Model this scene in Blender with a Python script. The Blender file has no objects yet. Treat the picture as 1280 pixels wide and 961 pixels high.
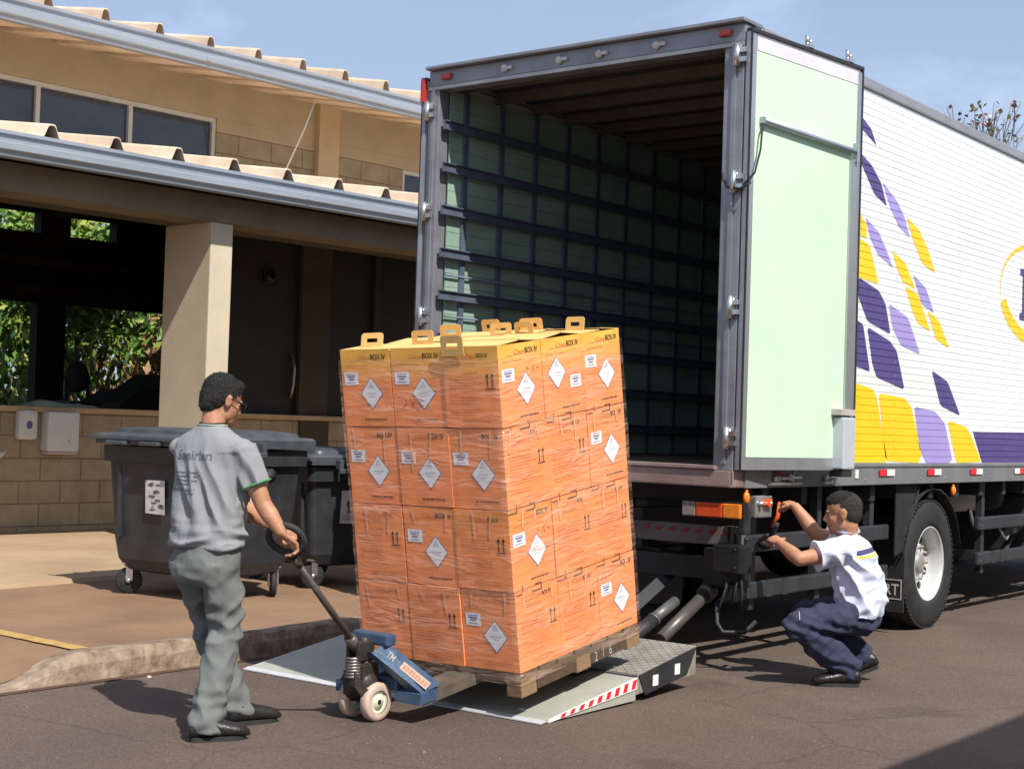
import bpy, bmesh, math, random
from mathutils import Vector, Matrix, noise
R_=math.radians
V=Vector
random.seed(7)
scene=bpy.context.scene
COL=scene.collection

# ---------------------------------------------------------------- camera, light, sky
cam_d=bpy.data.cameras.new('camera'); cam=bpy.data.objects.new('camera',cam_d); COL.objects.link(cam)
def cam_axes(yaw,pitch,roll):
    f=V((math.sin(yaw)*math.cos(pitch),math.cos(yaw)*math.cos(pitch),math.sin(pitch)))
    r=V((math.cos(yaw),-math.sin(yaw),0)); u=r.cross(f)
    c,s=math.cos(roll),math.sin(roll)
    return c*r+s*u, -s*r+c*u, f
cr,cu,cf=cam_axes(-0.65940,0.02710,0.03290)
m=Matrix((cr,cu,-cf)).transposed().to_4x4(); m.translation=V((4.5507,-8.1265,1.4977))
cam.matrix_world=m
cam_d.sensor_width=36; cam_d.lens=1864.36/1280*36; cam_d.clip_end=2000; cam_d.clip_start=.05
scene.camera=cam
SUN=V((.79,-.30,1.0)).normalized()      # towards the sun
elev=math.asin(SUN.z); azim=math.atan2(SUN.x,SUN.y)
sl=bpy.data.lights.new('sun','SUN'); sl.energy=5.0; sl.angle=R_(.55); sl.color=(1,.955,.88)
so=bpy.data.objects.new('sun',sl); COL.objects.link(so)
so.rotation_euler=SUN.to_track_quat('Z','Y').to_euler(); so.location=(20,-10,30)
world=bpy.data.worlds.new('World'); scene.world=world; world.use_nodes=True
nt=world.node_tree; bg=nt.nodes['Background']
sky=nt.nodes.new('ShaderNodeTexSky'); sky.sky_type='NISHITA'; sky.sun_disc=False
sky.sun_elevation=elev; sky.sun_rotation=azim; sky.air_density=1.0; sky.dust_density=1.6; sky.ozone_density=1.3
tc=nt.nodes.new('ShaderNodeTexCoord'); mp=nt.nodes.new('ShaderNodeMapping'); mp.inputs['Scale'].default_value=(1.6,1.6,3.4)
mp.inputs['Rotation'].default_value=(0.1,0.25,0.4)
n1=nt.nodes.new('ShaderNodeTexNoise'); n1.inputs['Scale'].default_value=3.2; n1.inputs['Detail'].default_value=9; n1.inputs['Roughness'].default_value=.58; n1.inputs['Distortion'].default_value=.35
rp=nt.nodes.new('ShaderNodeValToRGB'); rp.color_ramp.elements[0].position=.50; rp.color_ramp.elements[0].color=(.38,.38,.38,1); rp.color_ramp.elements[1].position=.74; rp.color_ramp.elements[1].color=(.72,.72,.72,1)
mx=nt.nodes.new('ShaderNodeMixRGB'); mx.inputs['Color2'].default_value=(7.8,9.6,13.2,1)
nt.links.new(tc.outputs['Generated'],mp.inputs['Vector']); nt.links.new(mp.outputs[0],n1.inputs['Vector'])
nt.links.new(n1.outputs['Fac'],rp.inputs['Fac']); nt.links.new(rp.outputs['Color'],mx.inputs['Fac'])
nt.links.new(sky.outputs['Color'],mx.inputs['Color1']); nt.links.new(mx.outputs[0],bg.inputs['Color'])
bg.inputs['Strength'].default_value=.078
scene.view_settings.view_transform='Standard'; scene.view_settings.look='None'
scene.view_settings.exposure=0.32; scene.view_settings.gamma=1; scene.view_settings.use_curve_mapping=False
scene.render.engine='CYCLES'
scene.cycles.max_bounces=8; scene.cycles.transparent_max_bounces=16
scene.cycles.use_denoising=True
scene.render.resolution_x=1024; scene.render.resolution_y=768

# ---------------------------------------------------------------- materials
MATS={}
def mat(name,c,rough=.7,metal=0,var=.12,scale=6,bump=0,bscale=40,c2=None,stretch=(1,1,1),spec=.5,coat=0,detail=5):
    if name in MATS: return MATS[name]
    m=bpy.data.materials.new(name); m.use_nodes=True; MATS[name]=m
    t=m.node_tree; b=t.nodes['Principled BSDF']
    b.inputs['Roughness'].default_value=rough; b.inputs['Metallic'].default_value=metal
    b.inputs['Specular IOR Level'].default_value=spec
    if coat: b.inputs['Coat Weight'].default_value=coat
    co=t.nodes.new('ShaderNodeTexCoord'); ma=t.nodes.new('ShaderNodeMapping'); ma.inputs['Scale'].default_value=stretch
    t.links.new(co.outputs['Object'],ma.inputs['Vector'])
    if c2 is None:
        a=tuple(x*(1-var) for x in c); d=tuple(min(1,x*(1+var)) for x in c)
    else: a,d=c,c2
    n=t.nodes.new('ShaderNodeTexNoise'); n.inputs['Scale'].default_value=scale; n.inputs['Detail'].default_value=detail; n.inputs['Roughness'].default_value=.6
    r=t.nodes.new('ShaderNodeValToRGB'); r.color_ramp.elements[0].position=.32; r.color_ramp.elements[1].position=.68
    r.color_ramp.elements[0].color=(*a,1); r.color_ramp.elements[1].color=(*d,1)
    t.links.new(ma.outputs[0],n.inputs['Vector']); t.links.new(n.outputs['Fac'],r.inputs['Fac']); t.links.new(r.outputs['Color'],b.inputs['Base Color'])
    if bump:
        n2=t.nodes.new('ShaderNodeTexNoise'); n2.inputs['Scale'].default_value=bscale; n2.inputs['Detail'].default_value=4
        bu=t.nodes.new('ShaderNodeBump'); bu.inputs['Strength'].default_value=bump; bu.inputs['Distance'].default_value=.01
        t.links.new(ma.outputs[0],n2.inputs['Vector']); t.links.new(n2.outputs['Fac'],bu.inputs['Height']); t.links.new(bu.outputs[0],b.inputs['Normal'])
    return m
def node(t,k,**kw):
    n=t.nodes.new(k)
    for a,v in kw.items():
        if hasattr(n,a): setattr(n,a,v)
        else: n.inputs[a.replace('_',' ')].default_value=v
    return n

# ---------------------------------------------------------------- helpers
def setp(o,label=None,cat=None,group=None,kind=None):
    if label: o['label']=label
    if cat: o['category']=cat
    if group: o['group']=group
    if kind: o['kind']=kind
    return o
def empty(name,loc=(0,0,0),rz=0,label=None,cat=None,group=None,matrix=None):
    o=bpy.data.objects.new(name,None); COL.objects.link(o); o.empty_display_size=.1
    if matrix is not None: o.location=matrix.to_translation(); o.rotation_euler=matrix.to_euler()
    else: o.location=loc; o.rotation_euler=(0,0,rz)
    return setp(o,label,cat,group)
def inv_of(o):
    # world -> local frame of a top-level Empty
    return (Matrix.Translation(o.location)@o.rotation_euler.to_matrix().to_4x4()).inverted()
class MB:
    # with a root given, coordinates are written in world space and stored in the root's frame
    def __init__(s,root=None):
        s.bm=bmesh.new(); s.mi=0; s.mx=inv_of(root) if root is not None else Matrix.Identity(4)
    def m(s,i): s.mi=i; return s
    def v(s,p): return s.bm.verts.new(s.mx@V(p))
    def f(s,vs,smooth=False):
        try: f=s.bm.faces.new(vs)
        except ValueError: return None
        f.material_index=s.mi; f.smooth=smooth; return f
    def poly(s,pts,smooth=False): return s.f([s.v(p) for p in pts],smooth)
    def box(s,lo,hi,M=None,bev=0):
        x0,y0,z0=lo; x1,y1,z1=hi
        if x0>x1:x0,x1=x1,x0
        if y0>y1:y0,y1=y1,y0
        if z0>z1:z0,z1=z1,z0
        if bev:
            b=min(bev,(x1-x0)*.45,(y1-y0)*.45,(z1-z0)*.45)
            # chamfered box as convex hull-like lofts
            def ring(z,i):
                return [(x0+i+0,y0+b if i<b else y0+i),]
            pts=[]
            tmp=bmesh.new()
            for x in(x0,x1):
                for y in(y0,y1):
                    for z in(z0,z1): tmp.verts.new((x,y,z))
            bmesh.ops.convex_hull(tmp,input=tmp.verts)
            bmesh.ops.dissolve_limit(tmp,angle_limit=.01,verts=tmp.verts,edges=tmp.edges)
            bmesh.ops.bevel(tmp,geom=list(tmp.edges),offset=b,segments=2,profile=.6,affect='EDGES')
            s.merge(tmp,M); tmp.free(); return s
        P=[(x0,y0,z0),(x1,y0,z0),(x1,y1,z0),(x0,y1,z0),(x0,y0,z1),(x1,y0,z1),(x1,y1,z1),(x0,y1,z1)]
        if M is not None: P=[M@V(p) for p in P]
        v=[s.v(p) for p in P]
        for q in((3,2,1,0),(4,5,6,7),(0,1,5,4),(1,2,6,5),(2,3,7,6),(3,0,4,7)): s.f([v[i] for i in q])
        return s
    def merge(s,b,M=None,smooth=None):
        mp={}
        for v in b.verts:
            p=v.co.copy()
            if M is not None: p=M@p
            mp[v]=s.v(p)
        for f in b.faces: s.f([mp[v] for v in f.verts],f.smooth if smooth is None else smooth)
    def tube(s,pts,r,n=10,caps=True,smooth=True):
        pts=[V(p) for p in pts]; rs=r if isinstance(r,(list,tuple)) else [r]*len(pts)
        rings=[]; prev=None
        for i,p in enumerate(pts):
            if i==0: t=pts[1]-pts[0]
            elif i==len(pts)-1: t=pts[-1]-pts[-2]
            else: t=(pts[i+1]-p).normalized()+(p-pts[i-1]).normalized()
            t.normalize()
            if prev is None:
                a=V((0,0,1)) if abs(t.z)<.9 else V((1,0,0))
                u=t.cross(a).normalized()
            else:
                u=(prev-t*prev.dot(t)).normalized()
            prev=u; w=t.cross(u)
            rings.append([s.v(p+(u*math.cos(2*math.pi*k/n)+w*math.sin(2*math.pi*k/n))*rs[i]) for k in range(n)])
        for a,b in zip(rings,rings[1:]):
            for k in range(n): s.f([a[k],a[(k+1)%n],b[(k+1)%n],b[k]],smooth)
        if caps: s.f(rings[0][::-1]); s.f(rings[-1])
        return s
    def lathe(s,prof,n=32,c=(0,0,0),axis='x',smooth=True,caps=False):
        # prof: (along axis, radius)
        c=V(c); rings=[]
        for a,r in prof:
            rg=[]
            for k in range(n):
                t=2*math.pi*k/n; q,w=r*math.cos(t),r*math.sin(t)
                rg.append(s.v(c+(V((a,q,w)) if axis=='x' else V((q,a,w)) if axis=='y' else V((q,w,a)))))
            rings.append(rg)
        for a,b in zip(rings,rings[1:]):
            for k in range(n): s.f([a[k],a[(k+1)%n],b[(k+1)%n],b[k]],smooth)
        if caps: s.f(rings[0][::-1]); s.f(rings[-1])
        return s
    def prism(s,pts,off,smooth=False):
        off=V(off); a=[s.v(p) for p in pts]; b=[s.v(V(p)+off) for p in pts]; n=len(pts)
        s.f(a[::-1]); s.f(b)
        for k in range(n): s.f([a[k],a[(k+1)%n],b[(k+1)%n],b[k]],smooth)
        return s
    def loft(s,secs,n=24,smooth=True):
        # secs: (center, uvec, wvec) ellipses, with end caps
        rings=[]
        for c,u,w in secs:
            c,u,w=V(c),V(u),V(w)
            rings.append([s.v(c+u*math.cos(2*math.pi*k/n)+w*math.sin(2*math.pi*k/n)) for k in range(n)])
        for a,b in zip(rings,rings[1:]):
            for k in range(n): s.f([a[k],a[(k+1)%n],b[(k+1)%n],b[k]],smooth)
        s.f(rings[0][::-1]); s.f(rings[-1]); return s
    def ell(s,c,r,M=None,nu=20,nv=12):
        c=V(c); B=M if M is not None else Matrix.Identity(3)
        top=s.v(c+B@V((0,0,r[2]))); bot=s.v(c+B@V((0,0,-r[2]))); rings=[]
        for j in range(1,nv):
            ph=math.pi*j/nv
            rings.append([s.v(c+B@V((r[0]*math.sin(ph)*math.cos(2*math.pi*k/nu),r[1]*math.sin(ph)*math.sin(2*math.pi*k/nu),r[2]*math.cos(ph)))) for k in range(nu)])
        for k in range(nu): s.f([top,rings[0][k],rings[0][(k+1)%nu]],True); s.f([bot,rings[-1][(k+1)%nu],rings[-1][k]],True)
        for a,b in zip(rings,rings[1:]):
            for k in range(nu): s.f([a[k],b[k],b[(k+1)%nu],a[(k+1)%nu]],True)
        return s
    def text(s,txt,o,u,w,size,width=None,bold=0,center=False,right=False):
        # flat lettering at origin o, baseline along u, up along w
        vs,fs,W=text_geo(txt,bold)
        sx=size if width is None else width/W
        o,u,w=V(o),V(u).normalized(),V(w).normalized()
        sh=-W*sx/2 if center else (-W*sx if right else 0)
        nv=[s.v(o+u*(x*sx+sh)+w*(y*size)) for x,y in vs]
        for f in fs: s.f([nv[i] for i in f])
        return s
    def build(s,name,mats,parent=None,label=None,fixn=True):
        me=bpy.data.meshes.new(name)
        if fixn: bmesh.ops.recalc_face_normals(s.bm,faces=s.bm.faces)
        s.bm.to_mesh(me); s.bm.free()
        for k in (mats if isinstance(mats,(list,tuple)) else [mats]): me.materials.append(k)
        o=bpy.data.objects.new(name,me); COL.objects.link(o)
        if parent is not None: o.parent=parent
        if label: o['label']=label
        return o
_TX={}
def text_geo(txt,bold=0):
    k=(txt,bold)
    if k in _TX: return _TX[k]
    cu_=bpy.data.curves.new('tx','FONT'); cu_.body=txt; cu_.size=1.0; cu_.offset=bold; cu_.resolution_u=3; cu_.fill_mode='FRONT'
    ob=bpy.data.objects.new('tx',cu_); COL.objects.link(ob)
    bpy.context.view_layer.update()
    me=bpy.data.meshes.new_from_object(ob.evaluated_get(bpy.context.evaluated_depsgraph_get()))
    xs=[v.co.x for v in me.vertices]; x0=min(xs)
    vs=[((v.co.x-x0),v.co.y/.72) for v in me.vertices]; fs=[list(p.vertices) for p in me.polygons]
    W=max(xs)-x0
    bpy.data.objects.remove(ob); bpy.data.curves.remove(cu_); bpy.data.meshes.remove(me)
    _TX[k]=(vs,fs,W); return _TX[k]
def organic(name,mb,voxel,mats,parent,smooth=6,disp=None,label=None):
    """union of the closed volumes in mb as ONE continuous skin"""
    me=bpy.data.meshes.new(name); bmesh.ops.recalc_face_normals(mb.bm,faces=mb.bm.faces); mb.bm.to_mesh(me); mb.bm.free()
    ob=bpy.data.objects.new(name,me); COL.objects.link(ob)
    md=ob.modifiers.new('r','REMESH'); md.mode='VOXEL'; md.voxel_size=voxel; md.use_smooth_shade=True
    ms=ob.modifiers.new('s','SMOOTH'); ms.factor=.5; ms.iterations=smooth
    bpy.context.view_layer.update()
    me2=bpy.data.meshes.new_from_object(ob.evaluated_get(bpy.context.evaluated_depsgraph_get()))
    me2.name=name
    bpy.data.objects.remove(ob); bpy.data.meshes.remove(me)
    if disp:
        nr=[v.normal.copy() for v in me2.vertices]
        for v,n in zip(me2.vertices,nr): v.co+=n*disp(v.co,n)
    me2.materials.clear()
    for k in (mats if isinstance(mats,(list,tuple)) else [mats]): me2.materials.append(k)
    for p in me2.polygons: p.use_smooth=True
    o=bpy.data.objects.new(name,me2); COL.objects.link(o); o.parent=parent
    if label: o['label']=label
    return o

# ---------------------------------------------------------------- shared materials
alu=mat('aluminium',(.50,.51,.53),.38,.75,.10,5,.15,60,stretch=(1,1,.2))
alu_dull=mat('dull aluminium',(.30,.31,.33),.5,.55,.18,7,.2,50)
frame_grey=mat('grey painted steel',(.20,.215,.24),.5,.25,.15,4,.1,80)
frame_dark=mat('dark steel',(.035,.036,.04),.6,.3,.3,5,.2,60)
black_steel=mat('black painted steel',(.016,.016,.017),.5,.2,.4,6,.2,60)
black_rubber=mat('black rubber',(.018,.018,.019),.75,0,.35,9,.3,70)
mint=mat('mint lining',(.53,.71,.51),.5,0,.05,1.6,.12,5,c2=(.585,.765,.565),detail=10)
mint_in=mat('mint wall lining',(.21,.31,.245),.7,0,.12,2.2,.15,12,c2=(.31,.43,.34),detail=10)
rail_blue=mat('slate steel rail',(.12,.145,.20),.5,.3,.2,8,.1,60)
white_paint=mat('white vehicle paint',(.72,.74,.73),.35,0,.025,1.1,.12,2.2,c2=(.82,.84,.84),coat=.2,stretch=(1,.5,1.6),detail=10)
purple=mat('purple film',(.085,.06,.21),.4,0,.08,3)
lilac=mat('lilac film',(.36,.29,.62),.4,0,.05,3)
yellow=mat('yellow film',(.90,.58,.012),.4,0,.05,3)
red_ref=mat('red reflector',(.70,.02,.03),.3,0,.1,20)
white_ref=mat('white reflector',(.75,.75,.72),.35,0,.05,20)
red_lens=mat('red lens',(.45,.025,.02),.18,0,.12,30,coat=.6)
amber_lens=mat('amber lens',(.85,.22,.02),.18,0,.15,30,coat=.6)
clear_lens=mat('clear lens',(.55,.52,.50),.15,0,.1,30,coat=.6)
chrome=mat('zinc plated metal',(.62,.62,.60),.28,.9,.12,20)
tape_soft=None
orange_plastic=mat('orange red plastic',(.80,.10,.02),.4,0,.1,20)
paper=mat('paper label',(.78,.79,.80),.7,0,.05,20)
ink=mat('dark ink',(.035,.02,.02),.7,0,.1,20)
ink_soft=mat('faded brown ink',(.55,.165,.06),.7,0,.15,20)
ink_blue=mat('blue print',(.10,.13,.30),.7,0,.1,20)
ink_grey=mat('pale grey print',(.50,.53,.60),.7,0,.1,20)
wood=mat('pallet wood',(.125,.078,.042),.85,0,.35,9,.5,30,stretch=(1,6,6))

# ---------------------------------------------------------------- ground
def asphalt_mat():
    m=bpy.data.materials.new('asphalt'); m.use_nodes=True; t=m.node_tree; b=t.nodes['Principled BSDF']
    co=t.nodes.new('ShaderNodeTexCoord')
    def noise_(sc,de,ro=.6):
        n=t.nodes.new('ShaderNodeTexNoise'); n.inputs['Scale'].default_value=sc; n.inputs['Detail'].default_value=de; n.inputs['Roughness'].default_value=ro
        t.links.new(co.outputs['Object'],n.inputs['Vector']); return n
    def ramp(n,a,c1,d,c2_):
        r=t.nodes.new('ShaderNodeValToRGB'); r.color_ramp.elements[0].position=a; r.color_ramp.elements[1].position=d
        r.color_ramp.elements[0].color=(*c1,1); r.color_ramp.elements[1].color=(*c2_,1); t.links.new(n.outputs['Fac'],r.inputs['Fac']); return r
    big=ramp(noise_(.55,6),.35,(.090,.064,.050),.7,(.124,.089,.068))
    dust=ramp(noise_(2.3,8,.7),.5,(0,0,0),.85,(.45,.45,.45))
    mx1=t.nodes.new('ShaderNodeMixRGB'); mx1.inputs['Color2'].default_value=(.125,.088,.066,1)
    t.links.new(dust.outputs[0],mx1.inputs['Fac']); t.links.new(big.outputs[0],mx1.inputs['Color1'])
    gr=t.nodes.new('ShaderNodeTexVoronoi'); gr.inputs['Scale'].default_value=130; t.links.new(co.outputs['Object'],gr.inputs['Vector'])
    gr2=t.nodes.new('ShaderNodeValToRGB'); gr2.color_ramp.elements[0].position=.0; gr2.color_ramp.elements[0].color=(.62,.62,.62,1); gr2.color_ramp.elements[1].position=1; gr2.color_ramp.elements[1].color=(1.45,1.45,1.45,1)
    t.links.new(gr.outputs['Color'],gr2.inputs['Fac'])
    mx2=t.nodes.new('ShaderNodeMixRGB'); mx2.blend_type='MULTIPLY'; mx2.inputs['Fac'].default_value=1
    t.links.new(mx1.outputs[0],mx2.inputs['Color1']); t.links.new(gr2.outputs[0],mx2.inputs['Color2'])
    # oil stains
    st=ramp(noise_(1.1,3,.5),.60,(1,1,1),.70,(.62,.60,.58))
    wp=t.nodes.new('ShaderNodeMixRGB'); wp.blend_type='ADD'; wp.inputs['Fac'].default_value=.25; t.links.new(co.outputs['Object'],wp.inputs['Color1']); t.links.new(noise_(2.5,6).outputs['Color'],wp.inputs['Color2'])
    ck=t.nodes.new('ShaderNodeTexVoronoi'); ck.feature='DISTANCE_TO_EDGE'; ck.inputs['Scale'].default_value=.42; t.links.new(wp.outputs[0],ck.inputs['Vector'])
    ckr=t.nodes.new('ShaderNodeValToRGB'); ckr.color_ramp.elements[0].position=.0; ckr.color_ramp.elements[0].color=(.55,.53,.52,1); ckr.color_ramp.elements[1].position=.006; ckr.color_ramp.elements[1].color=(1,1,1,1); t.links.new(ck.outputs['Distance'],ckr.inputs['Fac'])
    pt_=ramp(noise_(.23,2,.4),.52,(1,1,1),.545,(.88,.86,.85))
    mx3=t.nodes.new('ShaderNodeMixRGB'); mx3.blend_type='MULTIPLY'; mx3.inputs['Fac'].default_value=.8
    t.links.new(mx2.outputs[0],mx3.inputs['Color1']); t.links.new(st.outputs[0],mx3.inputs['Color2'])
    mx4=t.nodes.new('ShaderNodeMixRGB'); mx4.blend_type='MULTIPLY'; mx4.inputs['Fac'].default_value=.6; t.links.new(mx3.outputs[0],mx4.inputs['Color1']); t.links.new(ckr.outputs[0],mx4.inputs['Color2'])
    mx5=t.nodes.new('ShaderNodeMixRGB'); mx5.blend_type='MULTIPLY'; mx5.inputs['Fac'].default_value=1; t.links.new(mx4.outputs[0],mx5.inputs['Color1']); t.links.new(pt_.outputs[0],mx5.inputs['Color2'])
    t.links.new(mx5.outputs[0],b.inputs['Base Color']); b.inputs['Roughness'].default_value=.88
    bu=t.nodes.new('ShaderNodeBump'); bu.inputs['Strength'].default_value=.55; bu.inputs['Distance'].default_value=.006
    t.links.new(gr.outputs['Distance'],bu.inputs['Height']); t.links.new(bu.outputs[0],b.inputs['Normal'])
    return m
asphalt=asphalt_mat()
g=MB(); 
for i in range(-6,6):
    for j in range(-6,6):
        g.poly([(i*60,j*60,0),((i+1)*60,j*60,0),((i+1)*60,(j+1)*60,0),(i*60,(j+1)*60,0)])
bmesh.ops.remove_doubles(g.bm,verts=g.bm.verts,dist=.01)
setp(g.build('ground',asphalt),kind='structure')

pave=mat('reddish pavement',(.175,.102,.058),.9,0,.2,1.4,.35,90,c2=(.265,.158,.090),detail=9)
apron_m=mat('pale dusty concrete',(.30,.205,.12),.92,0,.15,1.3,.3,70,c2=(.42,.30,.19),detail=9)
KX=-2.37
def pz(x,y):
    # dropped kerb: the pavement dips to the street at the near end
    a=min(1,max(0,(y+3.48)/.5)); a=a*a*(3-2*a)
    d=min(1,max(0,(KX-x-.05)/1.15)); w=max(a,d)
    return .012+.138*w
g=MB(); xs=[KX-.13-.1*i for i in range(0,30)]+[-6-.6*i for i in range(7)]; ys=[-13+.6*i for i in range(15)]+[-3.98+.08*i for i in range(20)]+[-2.3+.6*i for i in range(29)]
gv={}
for i,x in enumerate(xs):
    for j,y in enumerate(ys): gv[i,j]=g.v((x,y,pz(x,y)+.004*noise.noise(V((x*2,y*2,0)))))
for i in range(len(xs)-1):
    for j in range(len(ys)-1): g.f([gv[i,j],gv[i+1,j],gv[i+1,j+1],gv[i,j+1]],True)
setp(g.build('pavement',pave),kind='structure')
# paler apron along the building, thin raised slab with a worn edge
g=MB(); top=[];bot=[]; 
for k in range(90):
    y=-12+k*.27; x=-5.28-.10*(y+1.5)*.5+.035*noise.noise(V((y*3.1,2,0)))+.02*noise.noise(V((y*9,5,0)))
    top.append((x,y)); 
for (a,b) in zip(top,top[1:]):
    g.poly([(a[0],a[1],.185),(b[0],b[1],.185),(-9.9,b[1],.19),(-9.9,a[1],.19)])
    g.poly([(a[0]+.02,a[1],.13),(b[0]+.02,b[1],.13),(b[0],b[1],.185),(a[0],a[1],.185)])
bmesh.ops.remove_doubles(g.bm,verts=g.bm.verts,dist=.001)
setp(g.build('apron',apron_m),kind='structure')
# kerb stones
kerb_m=mat('worn painted kerb',(.13,.082,.05),.9,0,.2,9,.8,30,c2=(.33,.255,.185),detail=10)
g=MB(); yk=[-12]+[-3.6+.03*i for i in range(540)]; prev=None
for y in yk:
    if y<-3.6: h=.012
    else:
        a=min(1,max(0,(y+3.48)/.5)); h=.014+.146*a*a*(3-2*a)
    w=1 if y>-3.5 else 0
    n=.012*noise.noise(V((y*8,0,0)))*w-.020*max(0,noise.noise(V((y*23,3,0)))-.12)*w+.006*noise.noise(V((y*60,1,0)))*w
    sec=[(KX+.015,y,0),(KX+.003+n,y,h*.6),(KX-.02-abs(n),y,h-.014+n*.6),(KX-.05,y,h+n*.3),(KX-.15,y,h-.004),(KX-.16,y,-.02)]
    ring=[g.v(p) for p in sec]
    if prev:
        for k in range(len(ring)-1): g.f([prev[k],ring[k],ring[k+1],prev[k+1]],False)
    prev=ring
setp(g.build('kerb',kerb_m),kind='structure')
gut_m=mat('dirt in the gutter',(.085,.042,.026),.95,0,.3,8,.4,60)
g=MB()
for k in range(120):
    y=-9+k*.2; a=.012*noise.noise(V((y*2,1,1))); b=.012*noise.noise(V(((y+.2)*2,1,1)))
    g.poly([(KX+.012,y,.004),(KX+.075+a,y,.004),(KX+.075+b,y+.2,.004),(KX+.012,y+.2,.004)])
setp(g.build('gutter_dirt',gut_m),kind='structure')
yel=mat('worn yellow road paint',(.36,.21,.07),.85,0,.2,9,.2,40,c2=(.50,.33,.10),detail=10)
g=MB(); L0=V((-2.52,-2.90,0)); L1=V((-6.2,-2.80,0))
for k in range(40):
    a=L0.lerp(L1,k/40); b=L0.lerp(L1,(k+1)/40)
    w0=.055+.012*noise.noise(V((k*.9,0,0))); w1=.055+.012*noise.noise(V(((k+1)*.9,0,0)))
    P=[(a.x,a.y-w0),(b.x,b.y-w1),(b.x,b.y+w1),(a.x,a.y+w0)]
    g.poly([(x,y,pz(x,y)+.009) for x,y in P])
setp(g.build('painted_line',yel),kind='structure')

# ---------------------------------------------------------------- the building
BT=Matrix.Translation((-9.3,1.5,0))@Matrix.Rotation(R_(-5),4,'Z')
bld=empty('canteen_building',(-9.3,1.5,0),R_(-5),'low tan block building with open veranda, corrugated pale roofs and metal gutters','building')
def LB():
    return MB()     # building parts are written straight in the building's own frame: x outwards, y along the facade
def block_mat(name,c1,c2_,mort,roughn=.9):
    m=bpy.data.materials.new(name); m.use_nodes=True; t=m.node_tree; b=t.nodes['Principled BSDF']
    co=t.nodes.new('ShaderNodeTexCoord'); sp=t.nodes.new('ShaderNodeSeparateXYZ'); cb=t.nodes.new('ShaderNodeCombineXYZ')
    t.links.new(co.outputs['Object'],sp.inputs[0]); t.links.new(sp.outputs['Y'],cb.inputs['X']); t.links.new(sp.outputs['Z'],cb.inputs['Y'])
    br=t.nodes.new('ShaderNodeTexBrick'); br.inputs['Scale'].default_value=1; br.inputs['Brick Width'].default_value=.49; br.inputs['Row Height'].default_value=.243
    br.inputs['Mortar Size'].default_value=.009; br.inputs['Mortar Smooth'].default_value=.3; br.inputs['Bias'].default_value=-.2
    br.inputs['Color1'].default_value=(*c1,1); br.inputs['Color2'].default_value=(*c2_,1); br.inputs['Mortar'].default_value=(*mort,1)
    t.links.new(cb.outputs[0],br.inputs['Vector'])
    n=t.nodes.new('ShaderNodeTexNoise'); n.inputs['Scale'].default_value=5; n.inputs['Detail'].default_value=8; t.links.new(co.outputs['Object'],n.inputs['Vector'])
    r=t.nodes.new('ShaderNodeValToRGB'); r.color_ramp.elements[0].position=.3; r.color_ramp.elements[0].color=(.82,.82,.82,1); r.color_ramp.elements[1].position=.7; r.color_ramp.elements[1].color=(1.1,1.1,1.1,1)
    t.links.new(n.outputs['Fac'],r.inputs['Fac'])
    mx=t.nodes.new('ShaderNodeMixRGB'); mx.blend_type='MULTIPLY'; mx.inputs['Fac'].default_value=1; t.links.new(br.outputs['Color'],mx.inputs['Color1']); t.links.new(r.outputs[0],mx.inputs['Color2'])
    t.links.new(mx.outputs[0],b.inputs['Base Color']); b.inputs['Roughness'].default_value=roughn
    bu=t.nodes.new('ShaderNodeBump'); bu.inputs['Strength'].default_value=.6; bu.inputs['Distance'].default_value=.008; bu.invert=True
    t.links.new(br.outputs['Fac'],bu.inputs['Height']); t.links.new(bu.outputs[0],b.inputs['Normal'])
    return m
block=block_mat('painted block masonry',(.38,.31,.205),(.35,.28,.18),(.23,.175,.11))
plaster=mat('tan plaster',(.46,.375,.25),.9,0,.08,2.2,.25,60)
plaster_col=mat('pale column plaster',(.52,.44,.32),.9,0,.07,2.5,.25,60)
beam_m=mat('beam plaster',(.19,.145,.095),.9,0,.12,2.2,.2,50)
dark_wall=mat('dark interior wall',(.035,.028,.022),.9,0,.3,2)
dark_panel=mat('dark brown shutter',(.017,.013,.010),.6,0,.3,3)
tile_m=mat('fibre cement roof sheet',(.56,.43,.31),.85,0,.14,3,.2,30,c2=(.74,.60,.46))
gut_alu=mat('galvanised gutter',(.40,.43,.47),.42,.55,.10,4,.1,40,stretch=(1,.3,4))
win_frame=mat('pale window frame',(.62,.62,.58),.5,.1,.08,8)
def glass_dark(name,c=(.05,.06,.085)):
    m=mat(name,c,.06,0,.25,1.6,.05,1.2,spec=.6); return m
win_glass=glass_dark('tinted window glass')

YA,YB=-9.0,11.0
g=LB(); g.box((-.2,YA,.02),(0,YB,1.47)); g.build('wall',block,bld,'lower wall of tan concrete blocks')
g=LB(); g.box((-.24,YA,1.47),(.05,YB,1.53),bev=.008); g.build('sill',mat('sill mortar',(.50,.36,.22),.85,0,.1,5),bld)
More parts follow.
